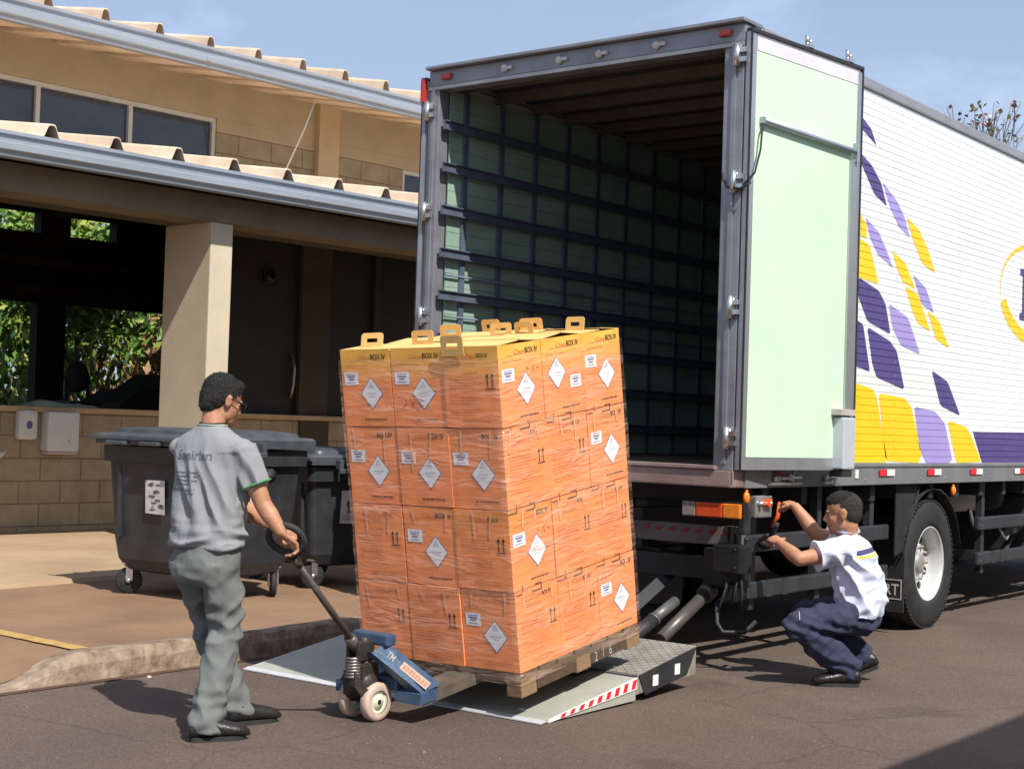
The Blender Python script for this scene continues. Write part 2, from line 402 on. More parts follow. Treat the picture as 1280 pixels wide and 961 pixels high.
# upper wall with a strip window: plaster band on top, blocks below
W1=(-9.0,2.12); Zb,Zt=4.28,5.02
g=LB()
g.box((-.2,YA,3.95),(-.002,YB,Zb)); g.box((-.2,W1[1],Zb),(0,5.15,4.86)); g.box((-.2,6.8,Zb),(0,YB,4.86))
g.build('upper_wall',block,bld)
g=LB(); g.box((-.2,YA,Zt+.002),(.004,YB,5.50)); g.box((-.2,W1[1]+.0,4.862),(.004,5.15,Zt)); g.box((-.2,6.8,4.862),(.004,YB,Zt)); g.box((-.2,5.15,4.862),(.004,6.8,Zt)); g.build('upper_band',plaster,bld)
g=LB(); g.box((.006,3.62,3.95),(.09,3.95,5.48)); g.build('upper_pilaster',mat('pilaster plaster',(.56,.43,.26),.9,0,.08,2),bld)
def window(y0,y1,z0,z1,mull,x=-.06):
    f=LB(); t=.05
    f.box((x-.03,y0,z0),(x+.04,y1,z0+t)); f.box((x-.03,y0,z1-t),(x+.04,y1,z1))
    for y in [y0]+mull+[y1-t]: f.box((x-.028,y,z0+t),(x+.042,y+t,z1-t))
    w=f.build('window',win_frame,bld)
    p=LB(); p.box((x-.012,y0+t,z0+t),(x-.004,y1-t,z1-t)); p.build('pane',win_glass,w)
window(W1[0],W1[1],Zb,Zt,[-7.4,-6.2,-5.0,-3.8,-2.6,-1.4,-.22,.93])
window(5.15,6.8,Zb,Zt-.16,[])
# ceiling slab hides the lofts, ends and back close the room
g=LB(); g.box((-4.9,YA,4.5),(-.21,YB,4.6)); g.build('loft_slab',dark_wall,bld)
def bwin(holes,x0,x1,y0,y1,z0,z1,g):
    # wall with rectangular holes, as boxes
    ys=sorted({y0,y1}|{h[0] for h in holes}|{h[1] for h in holes})
    for a,b in zip(ys,ys[1:]):
        zz=z0
        for h in sorted([h for h in holes if h[0]<=a and h[1]>=b],key=lambda h:h[2]):
            if h[2]>zz: g.box((x0,a,zz),(x1,b,h[2]))
            zz=h[3]
        if zz<z1: g.box((x0,a,zz),(x1,b,z1))
g=LB()
H=[(-8.4,-3.4,1.1,3.02),(-3.0,2.55,1.1,3.02),(3.0,4.93,1.1,3.02),(3.02,3.78,4.0,4.3),(1.4,2.55,4.0,4.3),(-.6,.9,4.0,4.3),(-3,-1.2,4.0,4.3)]
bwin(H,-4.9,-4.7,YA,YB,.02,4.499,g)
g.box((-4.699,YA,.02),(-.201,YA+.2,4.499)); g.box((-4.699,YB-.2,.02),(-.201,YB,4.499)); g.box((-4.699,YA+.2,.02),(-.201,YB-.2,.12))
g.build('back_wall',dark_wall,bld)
g=LB()
for z in(3.12,3.5): g.box((-4.69,YA+.2,z),(-4.5,YB-.2,z+.14))
for y in(-6,-3,0.0,2.6,5.2,8): g.box((-4.4,y,4.2),(-.25,y+.12,4.45))
g.build('roof_truss',mat('old dark timber',(.06,.035,.022),.8,0,.3,5),bld)
# right part of the front: dark shutters above the sill
g=LB(); g.box((-.16,2.45,1.535),(-.08,YB-.1,3.949)); g.build('shutter_panel',dark_panel,bld)
for y,w in((3.52,.46),(-1.9,.4),(7.5,.46)):
    g=LB(); g.box((-.07,y,1.53),(.0-.003,y+w,3.95)); g.box((.002,y,.1),(.045,y+w,1.47)); g.build('pilaster',mat('brown pilaster plaster',(.065,.048,.03),.9,0,.15,3),bld)
for y in(4.75,6.3):
    g=LB(); g.box((-.078,y,1.54),(-.02,y+.10,3.94)); g.build('shutter_post',frame_dark,bld)
g=LB(); g.tube([(-.05,3.42,1.75),(-.0,3.42,1.9),(-.0,3.43,2.1),(-.05,3.43,2.3)],.018,8); g.build('reflection_streak',mat('reflection streak grey',(.35,.35,.36),.35,.7),bld)  # bent tube standing in for a slender pale reflection on the panel
g=LB(); 
for k in range(14):
    a=R_(k*25); a2=R_((k+1)*25)
    if k<14: g.tube([(-.05,3.02+.13*math.cos(a),3.22+.13*math.sin(a)),(-.05,3.02+.13*math.cos(a2),3.22+.13*math.sin(a2))],.006,6)
g.box((-.075,2.94,3.14),(-.03,3.10,3.30),bev=.02); g.lathe([(-.05,.02),(-.02,.07),(.02,.07),(.05,.03)],16,(-.02,3.02,3.22),'x')
g.build('wall_fan',black_steel,bld)
# veranda columns
for y in(-6.6,-2.55,.165,4.27,8.3):
    g=LB(); g.box((1.93,y,.1),(2.70,y+.26,3.369),bev=.012); g.build('column',plaster_col,bld)
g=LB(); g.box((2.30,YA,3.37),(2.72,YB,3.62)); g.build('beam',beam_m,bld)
def gutter(x0,x1,z0,z1,name):
    # folded sheet gutter: stepped outer face
    h=z1-z0; d=x1-x0
    P=[(x0,z1-.01),(x0,z0+.01),(x0+.02,z0),(x1-.05,z0),(x1-.035,z0+h*.22),(x1-.012,z0+h*.27),(x1-.012,z0+h*.52),(x1-.028,z0+h*.57),(x1-.028,z0+h*.80),(x1,z0+h*.86),(x1,z1),(x1-.015,z1),(x1-.02,z1-.03),(x0+.02,z0+.05),(x0+.02,z1-.01)]
    g=LB(); a=None
    yy=[YA-.1+(YB-YA+.2)*k/12 for k in range(13)]
    for y in yy:
        r=[g.v((p[0],y,p[1])) for p in P]
        if a:
            for k in range(len(P)): g.f([a[k],a[(k+1)%len(P)],r[(k+1)%len(P)],r[k]])
        else: g.f(r[::-1])
        a=r
    g.f(a)
    for k in (3,6,9):      # lap joints
        y=yy[k]; g.box((x1-.011,y,z0+h*.28),(x1-.006,y+.05,z0+h*.51)); g.box((x1+.001,y,z0+h*.87),(x1+.004,y+.05,z1-.002))
    return g.build(name,gut_alu,bld)
gutter(2.93,3.12,3.60,3.81,'gutter')
gutter(1.215,1.36,5.23,5.45,'gutter')
rj=random.Random(9)
def roof(x0,z0,x1,z1,y0,name,lap=.0,pitch=.645,hgt=.20,over=0):
    # trapezoid-ribbed fibre cement sheets, open rib ends at the eave
    prof=[(0,.03),(.12,0),(.50,.0),(.60,.05),(.70,.55),(.745,.93),(.77,1),(.83,1),(.855,.93),(.90,.55),(1,.03)]
    g=LB(); n=int((YB+.5-y0)/pitch)+1; th=.012
    d=V((x1-x0,0,z1-z0)); L=d.length; nx=7
    P=[]
    for i in range(n):
        jz=rj.uniform(-.010,.010); jy=rj.uniform(-.012,.012)
        for a,b in prof[:-1]: P.append((y0+(i+a)*pitch+jy*b,b*hgt+jz*b))
    P.append((y0+n*pitch,0))
    rows=[]
    for k in range(nx):
        t=k/(nx-1); tp=1-.10*((k%2)) 
        rows.append(([g.v((x0+d.x*t,y,z0+d.z*t+h)) for y,h in P],[g.v((x0+d.x*t,y,z0+d.z*t+h-th)) for y,h in P]))
    for (a,a2),(b,b2) in zip(rows,rows[1:]):
        for k in range(len(P)-1): g.f([a[k],a[k+1],b[k+1],b[k]]); g.f([a2[k],b2[k],b2[k+1],a2[k+1]])
    for (a,a2) in (rows[0],rows[-1]):
        for k in range(len(P)-1): g.f([a[k],a2[k],a2[k+1],a[k+1]])
    return g.build(name,tile_m,bld)
roof(3.045,3.745,0.0,4.20,-9.22-.16,'roof')
roof(1.212,5.245,-5.2,6.45,-9.22-.49,'roof',hgt=.37)
g=LB(); g.box((.0,YA,3.66),(2.92,YB,3.70)); g.build('veranda_ceiling',mat('veranda ceiling board',(.12,.09,.06),.9,0,.15,3),bld)
g=LB(); g.tube([(1.03,2.75,5.2),(.9,2.72,4.9),(.5,2.63,4.15)],.012,6); g.build('tie_rod',win_frame,bld)
g=LB()
for k in range(9): 
    pass
g.tube([(1.0,5.05,4.17),(1.05,4.98,4.26),(1.1,4.85,4.33),(1.12,4.70,4.35)],[.03,.035,.03,.02],8); g.build('bent_pipe',mat('rusty clay pipe',(.40,.16,.07),.8,0,.2,8),bld)

def world_of(x,y,z): return BT@V((x,y,z))
# wall-hung dispensers, basin and a cloth on the sill
def on_wall(name,y,z,label,cat): return empty(name,world_of(0.0,y,z),R_(-5),label,cat)
white_pl=mat('white plastic',(.66,.67,.66),.4,0,.04,6)
t=on_wall('soap_dispenser',-.22,1.17,'small rounded white soap dispenser on the block wall below the sill','soap dispenser')
g=MB(); g.box((.0,-.115,0),(.11,.115,.32),bev=.045); g.build('casing',white_pl,t)
g=MB(); g.ell((.112,.01,.16),(.006,.035,.045)); g.build('level_window',ink_blue,t)
t=on_wall('towel_dispenser',.17,1.02,'taller boxy white paper towel dispenser beside the soap dispenser','towel dispenser')
g=MB(); g.box((.0,-.19,.03),(.16,.19,.46),bev=.025); g.build('cover',white_pl,t)
g=MB(); g.box((.01,-.18,.0),(.15,.18,.028),bev=.01); g.build('paper_slot',mat('pink tinted plastic',(.55,.42,.44),.5),t)
g=MB(); g.lathe([(.16,.02),(.166,.017),(.167,.0)],14,(0,.06,.14)); g.build('lock',ink_grey,t)
t=on_wall('wash_basin',-1.02,.88,'white ceramic wash basin jutting from the wall at the left edge','wash basin')
g=MB(); g.loft([((.30,0,0.0),(.08,0,0),(0,.12,0)),((.30,0,.05),(.2,0,0),(0,.3,0)),((.30,0,.13),(.28,0,0),(0,.40,0)),((.30,0,.17),(.30,0,0),(0,.42,0)),((.30,0,.175),(.27,0,0),(0,.39,0)),((.28,0,.10),(.2,0,0),(0,.3,0))],40); g.build('bowl',white_pl,t)
g=MB(); g.tube([(.06,0,.17),(.06,0,.30),(.12,0,.33),(.20,0,.30)],.012,8); g.build('tap',chrome,t)
t=empty('folded_cloth',world_of(-.1,.17,1.53),R_(-5),'crumpled pale green cloth lying on the window sill','cloth')
g=MB()
nx_=26; vv={}
for i in range(nx_):
    for j in range(9):
        x=-.10+.20*j/8; y=-.42+.95*i/25; e=max(0,math.sin(math.pi*i/25))**.5*max(0,math.sin(math.pi*j/8))**.5
        vv[i,j]=g.v((x,y,.004+e*(.035+.045*abs(noise.noise(V((x*9,y*8,1))))+ .05*max(0,1-abs(y+.15)/.2))))
for i in range(nx_-1):
    for j in range(8): g.f([vv[i,j],vv[i+1,j],vv[i+1,j+1],vv[i,j+1]],True)
g.build('cloth',mat('pale green cloth',(.30,.37,.32),.9,0,.15,12),t,fixn=False)
# dark furniture seen against the back openings
t=empty('covered_table',world_of(-2.6,3.05,.12),R_(-5),'dark draped table inside, silhouetted against the garden window','table')
g=MB(); pr=[(-.75,0),(-.75,1.50),(-.45,1.66),(-.2,1.70),(.10,1.90),(.45,1.70),(.80,1.52),(.95,1.48),(.95,0)]
g.prism([(-.5,y,z) for y,z in pr],(1.0,0,0)); g.build('cover',mat('black tarpaulin',(.02,.018,.016),.8,0,.3,5),t)
t=empty('stacked_chair',world_of(-2.2,1.72,.12),R_(-5),'dark rounded chair back silhouetted left of the draped table','chair')
g=MB(); g.ell((0,.0,1.80),(.06,.17,.20)); g.tube([(0,-.15,0),(0,-.15,1.8)],.02,8); g.tube([(0,.15,0),(0,.15,1.8)],.02,8); g.box((-.2,-.22,1.45),(.25,.22,1.5),bev=.01)
g.build('chair_frame',mat('dark moulded plastic',(.02,.015,.015),.6),t)

# unseen block, added out of view to throw the shade at the lower right
dep=empty('unseen_shade_block',(7.6,1.6,0),0,'long plain plastered block added out of view to shade the street','building')
g=MB(dep); g.box((5.27,-4.6,-.05),(10,16,4.25)); g.build('wall',plaster_col,dep)
g=MB(dep); g.box((5.18,-4.64,4.252),(10.1,16.1,4.33)); g.build('shade_block_cap',beam_m,dep)

# ---------------------------------------------------------------- trees
def leaf_mat(name,a,b):
    m=mat(name,a,.6,0,.1,1.2,c2=b); m.node_tree.nodes['Principled BSDF'].inputs['Subsurface Weight'].default_value=0
    return m
bark=mat('bark',(.13,.095,.07),.9,0,.3,10,.5,30,stretch=(1,1,.3))
def tree(loc,h,rad,nleaf,lm,label,seed,kind='tree',group='trees behind the building',cz=.62,flat=.8,ls=.10):
    rnd=random.Random(seed); t=empty(kind,loc,rnd.random()*6,label,'tree',group)
    g=MB(); tips=[]
    def limb(p,d,L,r,dep):
        pts=[p]; rs=[r]; q=V(p); dd=V(d)
        for k in range(4):
            dd=(dd+V((rnd.uniform(-.2,.2),rnd.uniform(-.2,.2),rnd.uniform(-.05,.16)))).normalized(); q=q+dd*L/4; pts.append(q.copy()); rs.append(max(.012,r*(1-.16*(k+1))))
        g.tube(pts,rs,7)
        if dep==0: tips.append(q); tips.append(pts[2]); return
        for k in range(rnd.choice((3,3,4))):
            a=rnd.uniform(0,6.28); s=rnd.uniform(.5,1.0)
            limb(pts[rnd.choice((2,3,4,4))],(dd+V((math.cos(a)*s,math.sin(a)*s,rnd.uniform(-.1,.4)))).normalized(),L*.68,rs[-1]*.75,dep-1)
    limb(V((0,0,0)),V((0,0,1)),h*.42,h*.028,3)
    g.build('trunk',bark,t)
    g=MB()
    tips=[p for p in tips]
    for k in range(nleaf):
        p=rnd.choice(tips)+V((rnd.gauss(0,rad*.16),rnd.gauss(0,rad*.16),rnd.gauss(0,rad*.13)))
        a=V((rnd.uniform(-1,1),rnd.uniform(-1,1),rnd.uniform(-1,1))).normalized(); b=a.cross(V((rnd.uniform(-1,1),rnd.uniform(-1,1),rnd.uniform(-1,1)))).normalized()
        s=ls*rnd.uniform(.6,1.3); g.mi=rnd.choice((0,0,1,2)) 
        g.poly([p-a*s,p+b*s*.45,p+a*s,p-b*s*.45])
    g.build('crown',lm,t,fixn=False)
    return t
GL=[leaf_mat('fresh green leaf',(.105,.20,.028),(.18,.31,.045)),leaf_mat('mid green leaf',(.07,.15,.02),(.12,.22,.035)),leaf_mat('yellow green leaf',(.25,.30,.04),(.32,.34,.07))]
BL=[leaf_mat('dry brown leaf',(.24,.13,.06),(.34,.20,.09)),leaf_mat('olive leaf',(.16,.17,.05),(.22,.20,.07)),leaf_mat('pinkish twig leaf',(.38,.24,.17),(.48,.34,.22))]
tree((-17.5,7.2,0),4.9,2.0,8000,GL,'bright green bushy tree seen through the left back opening',3)
tree((-19.5,10.2,0),5.0,2.2,9000,GL,'green tree seen in the middle of the right back opening',5)
tree((-20.0,12.4,0),4.2,2.0,5000,BL,'dry brown reddish shrub at the right of the back opening',8)
tree((-16.8,4.0,0),4.6,2.0,6000,GL,'green tree beyond the back wall at far left',11)
tree((-23.0,13.4,0),8.0,2.6,8000,GL,'taller green tree showing in the small upper opening',14)
tree((-22,9,0),7.5,2.6,9000,GL,'tall green tree showing in the leftmost upper opening',17)
g=MB()
rnd=random.Random(5)
for k in range(26000):
    x=rnd.uniform(-26,-15.2); y=rnd.uniform(-4,20); hh=(2.7 if x<-18 else 1.7)+.7*noise.noise(V((x*.6,y*.6,0)))
    p=V((x,y,rnd.uniform(0,hh))); a=V((rnd.uniform(-.6,.6),rnd.uniform(-.6,.6),1)).normalized(); b=a.cross(V((rnd.uniform(-1,1),rnd.uniform(-1,1),0))).normalized(); s=rnd.uniform(.08,.20)
    g.mi=rnd.choice((0,0,1,2)) if y<9.8+noise.noise(V((x,y,3)))*2 else rnd.choice((1,2,3,3,3)); g.poly([p-b*s*.4,p+a*s,p+b*s*.4,p-a*s*.5])
setp(g.build('undergrowth',GL+[BL[0]],fixn=False),'mixed green and dry undergrowth behind the building','undergrowth',kind='stuff')
# flowering tree far behind the lorry: bare twigs with pink blossom tufts
t=empty('flowering_tree',(-9.35,31.35,0),0,'distant bare-twigged tree with pink blossoms rising above the truck roof','tree')
g=MB(); rnd=random.Random(21); tips=[]
def tw(p,d,L,r,dep):
    pts=[p];rs=[r];q=V(p);dd=V(d)
    for k in range(3):
        dd=(dd+V((rnd.uniform(-.18,.18),rnd.uniform(-.18,.18),.05))).normalized(); q=q+dd*L/3; pts.append(q.copy()); rs.append(max(.009,r*(1-.22*(k+1))))
    g.tube(pts,rs,6)
    if dep==0: tips.append(q); return
    for k in range(3):
        a=rnd.uniform(0,6.28); s=rnd.uniform(.2,.50)
        tw(q,(dd+V((math.cos(a)*s,math.sin(a)*s,.15))).normalized(),L*.72,rs[-1]*.8,dep-1)
tw(V((0,0,0)),V((0,0,1)),3.76,.20,4)
g.build('trunk',bark,t)
g=MB()
for p in tips:
    for k in range(rnd.choice((0,0,2,5))):
        q=p+V((rnd.gauss(0,.08),rnd.gauss(0,.08),rnd.gauss(0,.07))); a=V((rnd.uniform(-1,1),rnd.uniform(-1,1),rnd.uniform(-1,1))).normalized(); b=a.cross(V((0,.3,1))).normalized(); s=.075
        g.mi=0 if rnd.random()<.7 else 1; g.poly([q-a*s,q+b*s*.8,q+a*s,q-b*s*.8])
g.build('blossom',[mat('pink blossom',(.62,.30,.30),.7,0,.2,3),GL[1]],t,fixn=False)

# ---------------------------------------------------------------- the lorry
truck=empty('box_truck',(-1.3,0,0),0,'white box truck with open rear doors, purple and yellow graphics and lowered tail lift','truck')
LEN=8.6; ZT=4.07
T=lambda: MB(truck)
# rear frame
g=T()
g.box((-2.6,0,1.16),(-2.50,.11,3.93),bev=.006); g.box((-.145,0,1.16),(-.004,.11,3.93),bev=.006)
g.box((-.085,-.012,1.30),(-.055,0,3.90)); g.box((-2.565,-.012,1.30),(-2.535,0,3.90))
g.box((-2.6,.0,3.932),(-.004,.13,4.045),bev=.006); g.box((-2.60,-.05,4.047),(.012,.2,4.072),bev=.006)
g.box((-2.6,-.012,3.90),(-.004,.10,3.929),bev=.004)
fr=g.build('rear_frame',mat('weathered frame paint',(.26,.265,.29),.42,.4,.18,4,.1,60),truck)
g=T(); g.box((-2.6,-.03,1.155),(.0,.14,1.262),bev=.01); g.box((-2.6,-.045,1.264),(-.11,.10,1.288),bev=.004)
g.build('rear_sill',mat('scuffed sill steel with painted carton glow',(.30,.20,.18),.4,.4,.3,4,.2,40,c2=(.42,.33,.31)),truck)  # red tint paints the orange cartons' reflection into the sill colour
g=T(); g.box((-.105,-.028,1.17),(-.0,-.012,1.265)); g.build('sill_plate',chrome,truck)
# hinges
for x,zs in((-.03,(3.84,3.05,2.27,1.46)),(-2.575,(3.75,3.02,2.26,1.46))):
    for z in zs:
        g=T(); g.tube([(x-.012,-.03,z-.07),(x-.012,-.03,z+.07)],.02,10); g.box((x+.006,-.035,z-.045),(x+.05,-.006,z-.015)); g.box((x+.006,-.035,z+.015),(x+.05,-.006,z+.045)); g.box((x-.045,-.016,z-.06),(x+.01,-.003,z+.06))
        g.build('hinge',chrome,truck)
def lamp(x,z,m,w=.09,h=.045,y=-.004):
    g=T(); g.box((x-w/2,y-.022,z-h/2),(x+w/2,y,z+h/2),bev=.012); g.build('marker_light',[m],truck)
lamp(-2.43,3.99,red_lens); lamp(-.14,3.995,red_lens)
for x in(-1.9,-1.43,-1.1,-.65): 
    g=T(); g.lathe([(-.006,.03),(-.02,.028),(-.026,.012),(-.028,0.0005)],14,(x,0,3.985),'y'); g.box((x+.03,-.02,3.975),(x+.07,-.002,3.998)); g.build('top_lamp',[clear_lens],truck)
g=T(); g.box((-2.66,-.03,3.82),(-2.62,.005,4.0),bev=.008); g.build('marker_light',red_lens,truck)
# floor, roof, front
g=T(); g.box((-2.5,.12,1.20),(-.1,LEN-.1,1.285)); g.build('deck',mat('worn plywood deck',(.10,.062,.04),.7,0,.3,3,.2,20,stretch=(4,.6,1)),truck)
g=T(); g.box((-2.6,.131,4.02),(-.0,LEN,4.055)); g.build('roof',white_paint,truck)
g=T()
y=.22
while y<LEN-.3:
    g.box((-2.49,y,3.925),(-.1,y+.055,4.0)); y+=.44
g.build('ceiling_bow',mat('brown grey roof bow',(.105,.09,.072),.6,.1,.15,5),truck)
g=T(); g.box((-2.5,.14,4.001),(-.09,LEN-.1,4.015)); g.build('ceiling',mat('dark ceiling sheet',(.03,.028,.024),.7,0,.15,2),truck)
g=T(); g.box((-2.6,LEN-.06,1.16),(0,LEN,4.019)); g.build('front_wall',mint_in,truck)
# side walls: lining, posts and load rails
for side,x0,x1 in(('l',-2.50,-1),('r',-.10,1)):
    s=1 if side=='l' else -1
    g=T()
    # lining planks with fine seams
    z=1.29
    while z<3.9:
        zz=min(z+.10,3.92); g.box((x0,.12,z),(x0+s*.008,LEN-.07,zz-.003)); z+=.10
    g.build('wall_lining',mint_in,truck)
    g=T(); yy=.12
    for k,y in enumerate([.697-.43+.43*i for i in range(19)]):
        g.box((x0+s*.0085,y,1.29),(x0+s*.030,y+.05,3.92))
    g.build('wall_post',rail_blue,truck)
    g=T()
    for z in(3.65,3.345,3.035,2.725,2.42,2.11,1.80,1.50):
        ya=.02 if s>0 else .3; g.box((x0+s*.031,ya,z-.026),(x0+s*.048,LEN-.1,z+.026)); g.box((x0+s*.031,ya-.002,z+.0265),(x0+s*.064,LEN-.1,z+.034)); g.box((x0+s*.031,ya-.002,z-.034),(x0+s*.064,LEN-.1,z-.0265))
    for z in(2.27,2.57-.0): g.tube([(x0+s*.03,.10,z),(x0+s*.03,LEN-.2,z)],.008,6)
    g.build('load_rail',rail_blue,truck)
# outer side panels, horizontally ribbed
def ribprofile(z0,z1,p=.0521):
    pts=[]; z=z0
    while z<z1-.001:
        e=min(z+p,z1); pts+= [(z+.0035,0),(e-.0035,0),(e,-.006)] if e-z>.02 else []
        z=e
    return [(z0,-.006)]+pts
PR=ribprofile(1.305,3.985)
def side_panel(x,s):
    g=T(); prev=None; ys=[.11,1.2,2.4,3.6,4.8,6.0,7.2,LEN]
    for z,d in PR:
        r=[g.v((x+s*d,y,z)) for y in ys]
        if prev:
            for k in range(len(ys)-1): g.f([prev[k],prev[k+1],r[k+1],r[k]])
        prev=r
    g.box((x-s*.03-.0005,.112,1.3),(x-s*.012,LEN,3.99))
    for y in ys[1:-1]:
        for k in range(52): g.box((x+s*.0005,y,1.315+k*.0521),(x+s*.0018,y+.012,1.322+k*.0521))
    return g.build('side_panel',white_paint,truck)
def rivets(par):
    g=T()
    for y in(.125,1.19,2.39,3.59,4.79,5.99):
        for k in range(26): g.lathe([(.0,.006),(.0022,.0045),(.0026,.0004)],6,(.001,y+.0,1.331+k*.1042),'x')
    g.build('rivet_line',mat('rivet',(.5,.5,.5),.4,.5),par)
sp=side_panel(0,1); rivets(sp); side_panel(-2.6,-1)
def clip(poly,z0,z1):
    def half(P,zc,keep_above):
        out=[]
        for i in range(len(P)):
            a,b=P[i],P[(i+1)%len(P)]
            ia=(a[1]>=zc) if keep_above else (a[1]<=zc); ib=(b[1]>=zc) if keep_above else (b[1]<=zc)
            if ia: out.append(a)
            if ia!=ib:
                t=(zc-a[1])/(b[1]-a[1]); out.append((a[0]+t*(b[0]-a[0]),zc))
        return out
    P=half(poly,z0,True)
    return half(P,z1,False) if len(P)>2 else []
def soften(P,r=.18):
    out=[]
    n=len(P)
    for i in range(n):
        a,b,c=P[i-1],P[i],P[(i+1)%n]
        out+= [(b[0]+(a[0]-b[0])*r,b[1]+(a[1]-b[1])*r),(b[0]*.7+(a[0]+c[0])*.15*1.0,b[1]*.7+(a[1]+c[1])*.15) if False else b,(b[0]+(c[0]-b[0])*r,b[1]+(c[1]-b[1])*r)] if False else [(b[0]+(a[0]-b[0])*r,b[1]+(a[1]-b[1])*r),(b[0]+(c[0]-b[0])*r,b[1]+(c[1]-b[1])*r)]
    return out
def decal(polys,m,name='graphic',x=0.0,off=.0018,one=False):
    if not one:
        for P in polys: decal([P],m,name,x,off,True)
        return
    g=T()
    for P in polys:
        for (za,da),(zb,db) in zip(PR,PR[1:]):
            if zb-za<1e-6: continue
            Q=clip(P,za,zb)
            if len(Q)<3: continue
            pts=[(x+off+da+(db-da)*(q[1]-za)/(zb-za),q[0],q[1]) for q in Q]
            g.poly(pts)
    return g.build(name,m,sp)
PP=[[(1.686,3.776),(1.864,3.712),(1.964,3.605),(1.791,3.660),(1.45,3.75)],[(1.4,3.56),(1.687,3.513),(1.896,3.450),(2.058,3.350),(2.172,3.191),(1.947,3.252),(1.826,3.348),(1.707,3.442)],[(1.720,2.626),(2.069,2.562),(2.193,2.474),(2.295,2.259),(1.890,2.325),(1.729,2.482)],[(1.3,2.35),(1.709,2.321),(1.816,2.297),(1.951,1.965),(1.730,1.993),(1.4,2.03)],[(1.885,2.286),(2.290,2.208),(2.417,2.139),(2.576,1.860),(2.069,1.932),(1.985,2.032)],[(3.088,2.034),(3.425,1.957),(3.712,1.691),(3.288,1.762)]]
LL=[[(2.081,3.360),(2.346,3.259),(2.493,3.160),(2.604,3.014),(2.399,3.070),(2.228,3.192)],[(1.806,3.064),(2.042,2.986),(2.184,2.871),(2.313,2.751),(2.028,2.827),(1.890,2.935)],[(2.681,2.745),(2.940,2.659),(3.113,2.480),(2.860,2.530)],[(2.248,2.485),(2.609,2.406),(2.858,2.141),(2.497,2.188),(2.324,2.317)],[(2.771,1.740),(3.181,1.713),(3.390,1.622),(3.561,1.336),(3.487,1.308),(3.027,1.308),(2.887,1.421)]]
YY=[[(2.526,3.165),(2.779,3.094),(2.965,2.959),(3.120,2.792),(2.857,2.842),(2.673,2.995)],[(1.5,3.15),(1.698,3.098),(1.832,3.009),(1.838,2.912),(1.709,2.929),(1.55,2.94)],[(1.45,2.93),(1.702,2.912),(1.894,2.870),(2.065,2.611),(1.758,2.623),(1.6,2.658)],[(2.288,2.882),(2.541,2.809),(2.731,2.632),(2.508,2.663),(2.378,2.758)],[(2.534,2.645),(2.785,2.599),(3.050,2.328),(2.799,2.379),(2.672,2.480)],[(2.977,2.494),(3.207,2.434),(3.445,2.225),(3.162,2.279)],[(1.3,1.88),(1.722,1.874),(1.997,1.844),(2.078,1.791),(2.299,1.312),(1.765,1.312),(1.4,1.312)],[(2.123,1.816),(2.580,1.799),(2.720,1.728),(2.934,1.369),(2.869,1.308),(2.266,1.323),(2.146,1.711)],[(3.445,1.648),(3.836,1.606),(3.960,1.541),(4.200,1.318),(3.659,1.308),(3.552,1.462)]]
decal([soften(P,.07) for P in PP]+[[(3.999,1.566),(LEN,1.62),(LEN,1.312),(4.222,1.312)]],purple)
decal([soften(P,.07) for P in LL],lilac)
decal([soften(P,.07) for P in YY],yellow)
# ring emblem (only its left edge is in view)
def arc(cy,cz,ry,rz,a0,a1,w0,w1,n=28):
    out=[];inn=[]
    for k in range(n+1):
        t=k/n; a=R_(a0+(a1-a0)*t); w=w0+(w1-w0)*t
        out.append((cy+ry*math.cos(a),cz+rz*math.sin(a))); inn.append((cy+(ry-w)*math.cos(a),cz+(rz-w)*math.sin(a)))
    return [[out[k],out[k+1],inn[k+1],inn[k]] for k in range(n)]
ring=arc(5.45,2.82,.90,.46,100,187,.05,.012)+arc(5.45,2.86,.94,.50,200,262,.15,.10)
decal(ring[:28],yellow,one=True); decal(ring[28:],yellow,one=True)
decal([[(5.05,3.03),(5.30,3.05),(5.30,2.98),(5.235,2.97),(5.235,2.66),(5.55,2.66),(5.58,2.76),(5.62,2.76),(5.60,2.575),(5.05,2.575),(5.05,2.635),(5.115,2.65),(5.115,2.965),(5.05,2.975)]],purple,'letter')
# cap rail and base rail
g=T()
for x0,x1 in((-.03,.018),(-2.618,-2.57)): g.box((x0,.21,3.985),(x1,LEN,4.062),bev=.01)
for y in(2.0,4.4,6.8):
    g.lathe([(.016,.0),(.021,.009)],8,(0,y,4.02),'x')
g.build('top_rail',mat('grey anodised rail',(.36,.36,.38),.45,.5,.1,4),truck)
g=T(); g.box((-.05,.141,1.15),(.012,LEN,1.304),bev=.006); g.box((.006,.3,1.282),(.020,LEN,1.30)); g.box((-2.612,.141,1.15),(-2.55,LEN,1.304),bev=.006)
for k in range(16): g.lathe([(.01,.008),(.0165,.006),(.017,0.0004)],8,(0,1.9+.5*k,1.19),'x')
br=g.build('base_rail',mat('grey base rail',(.24,.245,.25),.5,.35,.12,4,.1,50),truck)
for k,y in enumerate((2.12,3.02,3.92,4.97,5.95,6.95,7.9)):
    a,b=(red_ref,white_ref) if k!=3 else (white_ref,red_ref)
    g=T(); g.m(0).box((.0205,y,1.215),(.0225,y+.13,1.262)); g.m(1).box((.0205,y+.131,1.215),(.0225,y+.27,1.262)); g.build('reflector',[a,b],truck)
for y in(1.72,1.42):
    g=T(); g.box((.0125,y,1.20),(.018,y+.05,1.26)); g.build('reflector',white_ref,truck)
